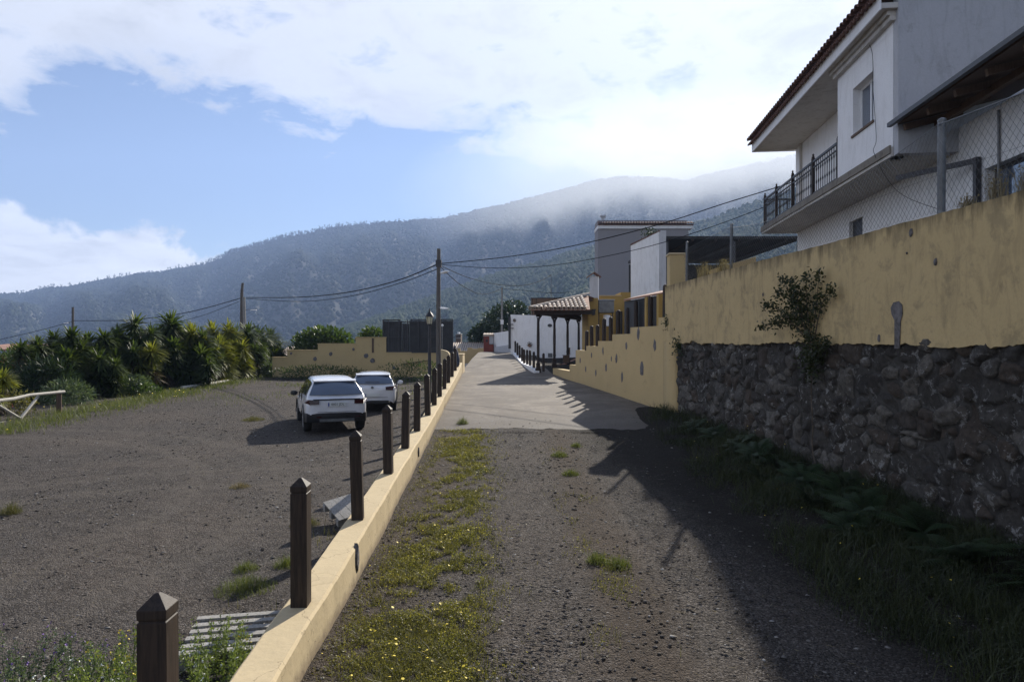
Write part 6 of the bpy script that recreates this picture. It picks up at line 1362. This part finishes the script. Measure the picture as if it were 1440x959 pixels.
# ------------------------------------------------------------ grass, weeds and pebbles (uncountable)
def gz(x,y):
    c=xcurb(y); return np.where(x<c,zlot(x,y)-np.maximum(0,-x-20)*.2,zverge(x,y))
def patch(fn,n,seed,ymin,ymax,xmin,xmax,pw=1.6):
    """sample ground points with density falling with distance, kept with probability fn(x,y)"""
    rg=np.random.default_rng(seed); a=1-pw; u=rg.uniform(0,1,n); y=(ymin**a+(ymax**a-ymin**a)*u)**(1/a); x=rg.uniform(xmin,xmax,n); k=rg.uniform(0,1,n)<fn(x,y); return x[k],y[k],rg
def ground_plants():
    G=lambda v:1/(1+np.exp(-v))
    # weeds strip between kerb and wheel track
    def f1(x,y):
        c=-.62-.027*y; w=.38; return np.clip(np.exp(-((x-c)/w)**2)*2.6*np.clip(.62+3.2*fbm(x*1.6,y*1.1,201)+3.2*fbm(x*7,y*7,202),0,1),0,1)*(y<16.3)*(x>xcurb(y)+.2)
    def f2(x,y):
        c=.95+.0*y; return np.clip(np.exp(-((x-c)/.22)**2)*np.clip(-.35+3.5*fbm(x*1.8,y*.9,203),0,1),0,1)*(y>5)*(y<16)
    def f3(x,y):  # right verge grass
        w=xwall(y); e=w-2.1-.10*np.maximum(0,11-y)+.22*np.maximum(0,y-13)+.5*fbm(y*.8,0*y,204); return np.clip((x-e)/.7,0,1)*(x<w+.05)*(y<19.3)*np.clip(.5+2.6*fbm(x*1.6,y*1.6,205),0,1)
    def f4(x,y):  # lot edge strip left of the kerb
        c=xcurb(y)-.15; return np.exp(-((c-x)/.55)**2)*(x<c)*np.clip(.1+3*fbm(x*1.7,y*.8,206),0,1)
    def f5(x,y):  # lot far grass
        return np.clip((y-(27-.0*x)-(x+18)*.1*0)/8,0,1)*np.clip(.0+2.2*fbm(x*.35,y*.35,207),0,1)*(x<xcurb(y)-.2)*(y<44)*(x>-18)
    def f6(x,y):  # along hedge
        return np.exp(-((x+15.8+ .04*(y-24))/1.0)**2)*np.clip(.5+1.5*fbm(x*.8,y*.8,208),0,1)*(x>-19)
    acc=[];fl=[]
    def add(x,y,rg,h,w,lean=.5):
        h=h*np.clip(rg.normal(1,.35,len(x)),.3,2); p=np.stack([x,y,gz(x,y)-.005],1); acc.append(blades(p,h,w*(.6+.08*np.maximum(y,3)),lean,rg)); return p,h
    def flowers(p,h,rg,frac,size,out):
        k=rg.uniform(0,1,len(p))<frac; q=p[k].copy(); q[:,2]+=h[k]*1.0; out.append((q,size))
    FY=[]
    x,y,rg=patch(f1,130000,1,2.6,16.5,-1.8,.3,1.3); p,h=add(x,y,rg,.05,.0055,.9); flowers(p,h,rg,.009,.010,FY)
    x,y,rg=patch(f2,30000,2,4,16,.2,1.7,1.3); add(x,y,rg,.05,.0045)
    x,y,rg=patch(f4,50000,4,2.5,26,-4.2,-1.6,1.4); add(x,y,rg,.11,.005)
    def cover(fn,n,seed,a,b,c_,d_,pw,s,zr,name,mat,label):
        x,y,rg=patch(fn,n,seed,a,b,c_,d_,pw); m=len(x); hh=rg.uniform(0,1,m)**1.5*zr*(.15+1.5*vn(x*4,y*4,77)**2); p=np.stack([x,y,gz(x,y)+hh],1); d=rg.normal(size=(m,3)); d[:,2]=np.abs(d[:,2])*.7; k=s*(.7+.05*y)
        V,Fq=leaves(p,d,k*rg.uniform(.6,1.4,m),k*.5,rg); tag(mesh_np(name,V,Fq,M[mat]),label,None,None,'stuff')
    cover(f1,190000,31,2.6,16.5,-1.8,.3,1.3,.017,.075,'ground_cover','mossy','leafy yellow green ground cover along the left side of the track')
    cover(f2,30000,32,4,16,.2,1.7,1.3,.018,.03,'ground_cover','mossy','thin leafy ground cover in the middle of the track')
    cover(f3,170000,33,3.6,19.4,1.6,6.2,1.2,.024,.16,'verge_plants','vergeleaf','dark leafy weeds on the shaded verge')
    V,Fs=cat(acc); tag(mesh_np('track_grass',V,Fs,M['grass']),'low dry green weeds growing along the track and beside the low wall',None,None,'stuff'); acc.clear()
    x,y,rg=patch(f3,120000,3,3.6,19.4,1.6,6.2,1.2); p,h=add(x,y,rg,.17*(.4+1.1*vn(x*1.3,y*1.3,78)),.006,.9); flowers(p,h,rg,.002,.010,FY)
    V,Fs=cat(acc); tag(mesh_np('verge_grass',V,Fs,M['vergeleaf']),'unmown shaded grass on the verge at the foot of the stone wall',None,None,'stuff'); acc.clear()
    x,y,rg=patch(f5,26000,5,24,44,-18,-2.5,.5); add(x,y,rg,.11,.006)
    x,y,rg=patch(f6,60000,6,20,50,-19,-13.5,.5); p,h=add(x,y,rg,.17,.006,.9); flowers(p,h,rg,.008,.03,FY)
    V,Fs=cat(acc); tag(mesh_np('lot_grass',V,Fs,M['grassg']),'green and yellowish grass growing along the hedge and the far edge of the lot',None,None,'stuff'); acc.clear()
    # flowers
    V=[];Fq=[];n0=0; rg=np.random.default_rng(9)
    for q,s in FY:
        n=len(q); s=s*rg.uniform(.6,1.3,n)[:,None]; tl=rg.normal(0,.35,(n,2)); ring=[]
        for k in range(5):
            a=k*2*np.pi/5; ring.append(q+np.stack([np.cos(a)*s[:,0],np.sin(a)*s[:,0],(np.cos(a)*tl[:,0]+np.sin(a)*tl[:,1])*s[:,0]],1))
        V.append(np.stack(ring,1).reshape(-1,3)); Fq.append(np.arange(5*n).reshape(n,5)+n0); n0+=5*n
    tag(mesh_np('yellow_flowers',np.concatenate(V),np.concatenate(Fq),M['flower']),'tiny yellow flowers scattered among the weeds',None,None,'stuff')
    # straw / dead stems beside kerb and on the track
    def s1(x,y): return np.exp(-((x+1.25)/.35)**2)*.9*(y<12)+.07
    x,y,rg=patch(s1,16000,7,2.8,14,-1.6,2.6,1.6); n=len(x); p=np.stack([x,y,gz(x,y)+.006],1); a=rg.uniform(0,np.pi,n); d=np.stack([np.cos(a),np.sin(a),rg.uniform(-.05,.25,n)],1); V,Fq=leaves(p,d,rg.uniform(.02,.10,n),.0035,rg)
    def s2(x,y): return .25+0*x
    x,y,rg=patch(s2,9000,8,3.5,22,-9,-1.8,1.6); n=len(x); p=np.stack([x,y,gz(x,y)+.006],1); a=rg.uniform(0,np.pi,n); d=np.stack([np.cos(a),np.sin(a),rg.uniform(-.02,.15,n)],1); V2,F2=leaves(p,d,rg.uniform(.02,.09,n),.004,rg)
    V,Fs=cat([(V,Fq),(V2,F2)]); tag(mesh_np('dry_straw',V,Fs,M['straw']),'dry grass stems littering the gravel',None,None,'stuff')
ground_plants()
def pebbles():
    m,nt,b=newmat('lava_pebble'); g=N(nt,'ShaderNodeNewGeometry'); c=ramp(nt,g.outputs['Random Per Island'],[(0,(.03,.027,.026)),(.45,(.06,.054,.05)),(.8,(.11,.10,.095)),(.96,(.18,.17,.16)),(1,(.4,.39,.37))]); L(nt,c,b.inputs['Base Color']); b.inputs['Roughness'].default_value=.9; b.inputs['Specular IOR Level'].default_value=.15
    def scatter(n,ymin,ymax,xmin,xmax,smin,smax,pw,seed,cond):
        x,y,rg=patch(cond,n,seed,ymin,ymax,xmin,xmax,pw); n=len(x); s=smin*(smax/smin)**(rg.uniform(0,1,n)**2.6); s=s*(1+.05*y)
        base=np.array([[1,0,0],[0,1,0],[-1,0,0],[0,-1,0],[0,0,.75],[0,0,-.5]]); V=np.repeat(base[None],n,0)*rg.uniform(.6,1.35,(n,6,1))*np.array([1,1,.45]); th=rg.uniform(0,6.3,n); cs,sn=np.cos(th)[:,None],np.sin(th)[:,None]
        V[:,:,0],V[:,:,1]=V[:,:,0]*cs-V[:,:,1]*sn,V[:,:,0]*sn+V[:,:,1]*cs; V*=s[:,None,None]; V[:,:,0]+=x[:,None]; V[:,:,1]+=y[:,None]; V[:,:,2]+=(gz(x,y)+s*.15)[:,None]
        T=np.array([[0,1,4],[1,2,4],[2,3,4],[3,0,4],[1,0,5],[2,1,5],[3,2,5],[0,3,5]]); return V.reshape(-1,3),(np.arange(n)[:,None,None]*6+T[None]).reshape(-1,3)
    A=scatter(62000,3.2,18.5,-1.7,5.6,.003,.022,1.9,1,lambda x,y:(x>xcurb(y)+.18)&(x<xwall(y)-.1)&(x<.8*y+.5)&(np.random.default_rng(3).uniform(0,1,len(x))<.55+1.5*fbm(x*1.2,y*1.2,301)))
    B=scatter(60000,3.2,30,-15,-1.7,.004,.024,1.5,2,lambda x,y:(x<xcurb(y)-.18)&(x>-.8*y-.8)&(np.random.default_rng(4).uniform(0,1,len(x))<.5+1.6*fbm(x*.8,y*.8,302)))
    V,Fs=cat([A,B]); tag(mesh_np('gravel',V,Fs,m),'loose dark volcanic gravel scattered over the track and the lot',None,None,'stuff')
pebbles()
# ------------------------------------------------------------ near weeds at lower left
def near_weeds():
    rg=np.random.default_rng(21)
    def herb(c,r,h,n,mat,flower=None,label='',name='wild_plant',lw=(.035,.012)):
        c=np.array(c,float); t=thing(name,label,'plant',tuple(c)); ns=int(26*r/.3); mb=MB(); P_=[];D_=[];FP=[]
        for i in range(ns):
            a=rg.uniform(0,6.3); q=r*rg.uniform(0,1)**.6; b=c+np.array([math.cos(a)*q*.6,math.sin(a)*q*.6,0]); hh=h*rg.uniform(.55,1.1); e=c+np.array([math.cos(a)*q*1.25,math.sin(a)*q*1.25,hh]); mid=(b+e)/2+np.array([rg.normal(0,.02),rg.normal(0,.02),hh*.1]); mb.tube([b,mid,e],[.0032,.0025,.0012],3,cap=False)
            m=n//ns; tt=rg.uniform(.1,1,m)[:,None]; pp=np.where(tt<.5,b+(mid-b)*tt*2,mid+(e-mid)*(tt*2-1)); P_.append(pp+rg.normal(size=(m,3))*.012); D_.append(rg.normal(size=(m,3))+[0,0,.3])
            if flower: 
                k=rg.integers(1,3); FP.append(e+rg.normal(size=(k,3))*[.02,.02,.045]-[0,0,.02])
        mb.build('stems',M[mat],t,t.location); V,Fq=leaves(np.concatenate(P_),np.concatenate(D_),lw[0]*.85*rg.uniform(.5,1.3,sum(len(q) for q in P_)),lw[1]*.8,rg); mesh_np('leaves',V,Fq,M[mat],t,t.location)
        if flower:
            q=np.concatenate(FP); V,Fq=leaves(np.concatenate([q]*3),rg.normal(size=(len(q)*3,3)),.017,.012,rg); mesh_np('flowers',V,Fq,M[flower],t,t.location)['kind']='stuff'
    z=lambda y:float(zlot(0,y))
    G0=-.45
    for (x,y,r,h,n,mat,fl_,lb) in ((-2.02,4.55,.30,.50,3000,'herb','flowerw','tall green weed with white flowers just right of the nearest post'),
        (-2.2,5.1,.30,.52,3000,'herb','flowerw','tall grey green weed between the nearest post and the lying pallet'),
        (-1.95,5.35,.24,.42,1500,'herb','flower','green weed growing through the lying pallet'),
        (-2.68,4.75,.34,.48,3600,'herb','flowerw','bushy green weed directly left of the nearest post'),
        (-3.15,4.85,.34,.42,3000,'herb','flowerw','feathery grey green weed, second left of the nearest post'),
        (-2.95,5.25,.28,.50,1800,'herb','flower','yellow green weed behind the bushy one left of the nearest post'),
        (-2.42,5.6,.24,.50,1500,'herb',None,'thin green weed rising behind the nearest post'),
        (-3.45,4.75,.25,.35,1100,'herb','flowerw','small green weed between the feathery weed and the violet plant')):
        herb((x,y,G0),r,h,n,mat,fl_,lb)
    herb((-3.85,5.25,G0),.36,.42,2600,'silver','violet','violet flowered plant at the left edge of the photo',name='violet_plant')
    herb((-3.45,5.5,G0),.26,.34,1400,'silver','violet','smaller violet flowered plant, right of the one at the edge',name='violet_plant')
    # grass tufts
    tufts=[((-2.95,7.55),.34,.16,'grassg','round green grass tuft above the lying pallet'),((-2.75,8.35),.18,.14,'grassg','small green grass tuft behind the round one'),((-3.2,8.2),.16,.12,'grassg','tiny green grass tuft left of the second post'),((-3.1,10.2),.22,.17,'grass','sparse yellowish tuft left of the tilted pallet'),((-2.45,10.6),.14,.2,'grassg','upright green tuft just left of the tilted pallet'),((-8.0,10.9),.16,.2,'grass','lonely yellowish tuft near the left edge of the lot'),((-5.1,12.8),.2,.12,'straw','dry grey tuft in the middle of the lot'),((.92,7.35),.13,.14,'grassg','green tuft in the middle of the track, nearest one'),((1.12,7.2),.15,.12,'grassg','darker tuft beside the nearest one in the track'),((1.0,11.6),.16,.11,'grassg','green tuft in the middle of the track, second one'),((.92,13.2),.18,.12,'grassg','green tuft in the middle of the track, third one'),((1.35,14.2),.14,.1,'grassg','green tuft in the track near the shadow edge'),((-1.25,17.2),.16,.22,'grassg','bright green tuft at the foot of the low wall beside the concrete'),((-8.8,23.2),.4,.16,'grass','yellow green tuft far out on the lot, left of the cars'),((-2.3,13.0),.35,.3,'foliage','dark green weed behind the fourth post'),((-2.55,11.2),.2,.25,'grass','yellow green weed beside the third post')]
    for (xy,r,h,mat,lb) in tufts:
        n=int(520*r/.2); a=rg.uniform(0,6.3,n); q=r*rg.uniform(0,1,n)**.7; x=xy[0]+np.cos(a)*q; y=xy[1]+np.sin(a)*q; z0=gz(x,y); p=np.stack([x,y,z0],1); V,Fs=blades(p,h*rg.uniform(.3,1.15,n)*(1.15-.85*(q/r)**1.5),.0045,1.0,rg); o=mesh_np('grass_tuft',V,Fs,M[mat],None,(xy[0],xy[1],float(gz(np.array(xy[0]),np.array(xy[1]))))); tag(o,lb,'grass tuft')
near_weeds()
def dry_weeds():
    rg=np.random.default_rng(33)
    for y,h,l in ((7.55,.34,'dry brown weed stalk standing on the wall top at the right edge'),(7.15,.3,'second dry weed stalk on the wall top, closer to the right edge'),(8.0,.14,'tiny dry weed on the wall top in front of the lower window'),(15.4,.30,'pale dry grass tuft on the wall top left of the middle fence pipe'),(16.6,.36,'larger pale dry grass tuft on the far end of the wall top')):
        c=wall_pt(np.array(y),np.array(3.86),-.02); n=int(260 if y>12 else 120); p=c+rg.normal(size=(n,3))*[.05,.22 if y>12 else .05,0]; V,Fs=blades(p,h*rg.uniform(.3,1.1,n),.006,.35,rg)
        q=c+np.stack([rg.normal(0,.05,90),rg.normal(0,.06,90),rg.uniform(.2,1,90)*h],1); V2,F2=leaves(q,rg.normal(size=(90,3)),.035,.016,rg); V,Fs=cat([(V,Fs),(V2,F2)])
        t=thing('dry_weed',l,'dry weed',tuple(c)); mesh_np('stalks',V,Fs,M['straw'],t,tuple(c))
dry_weeds()
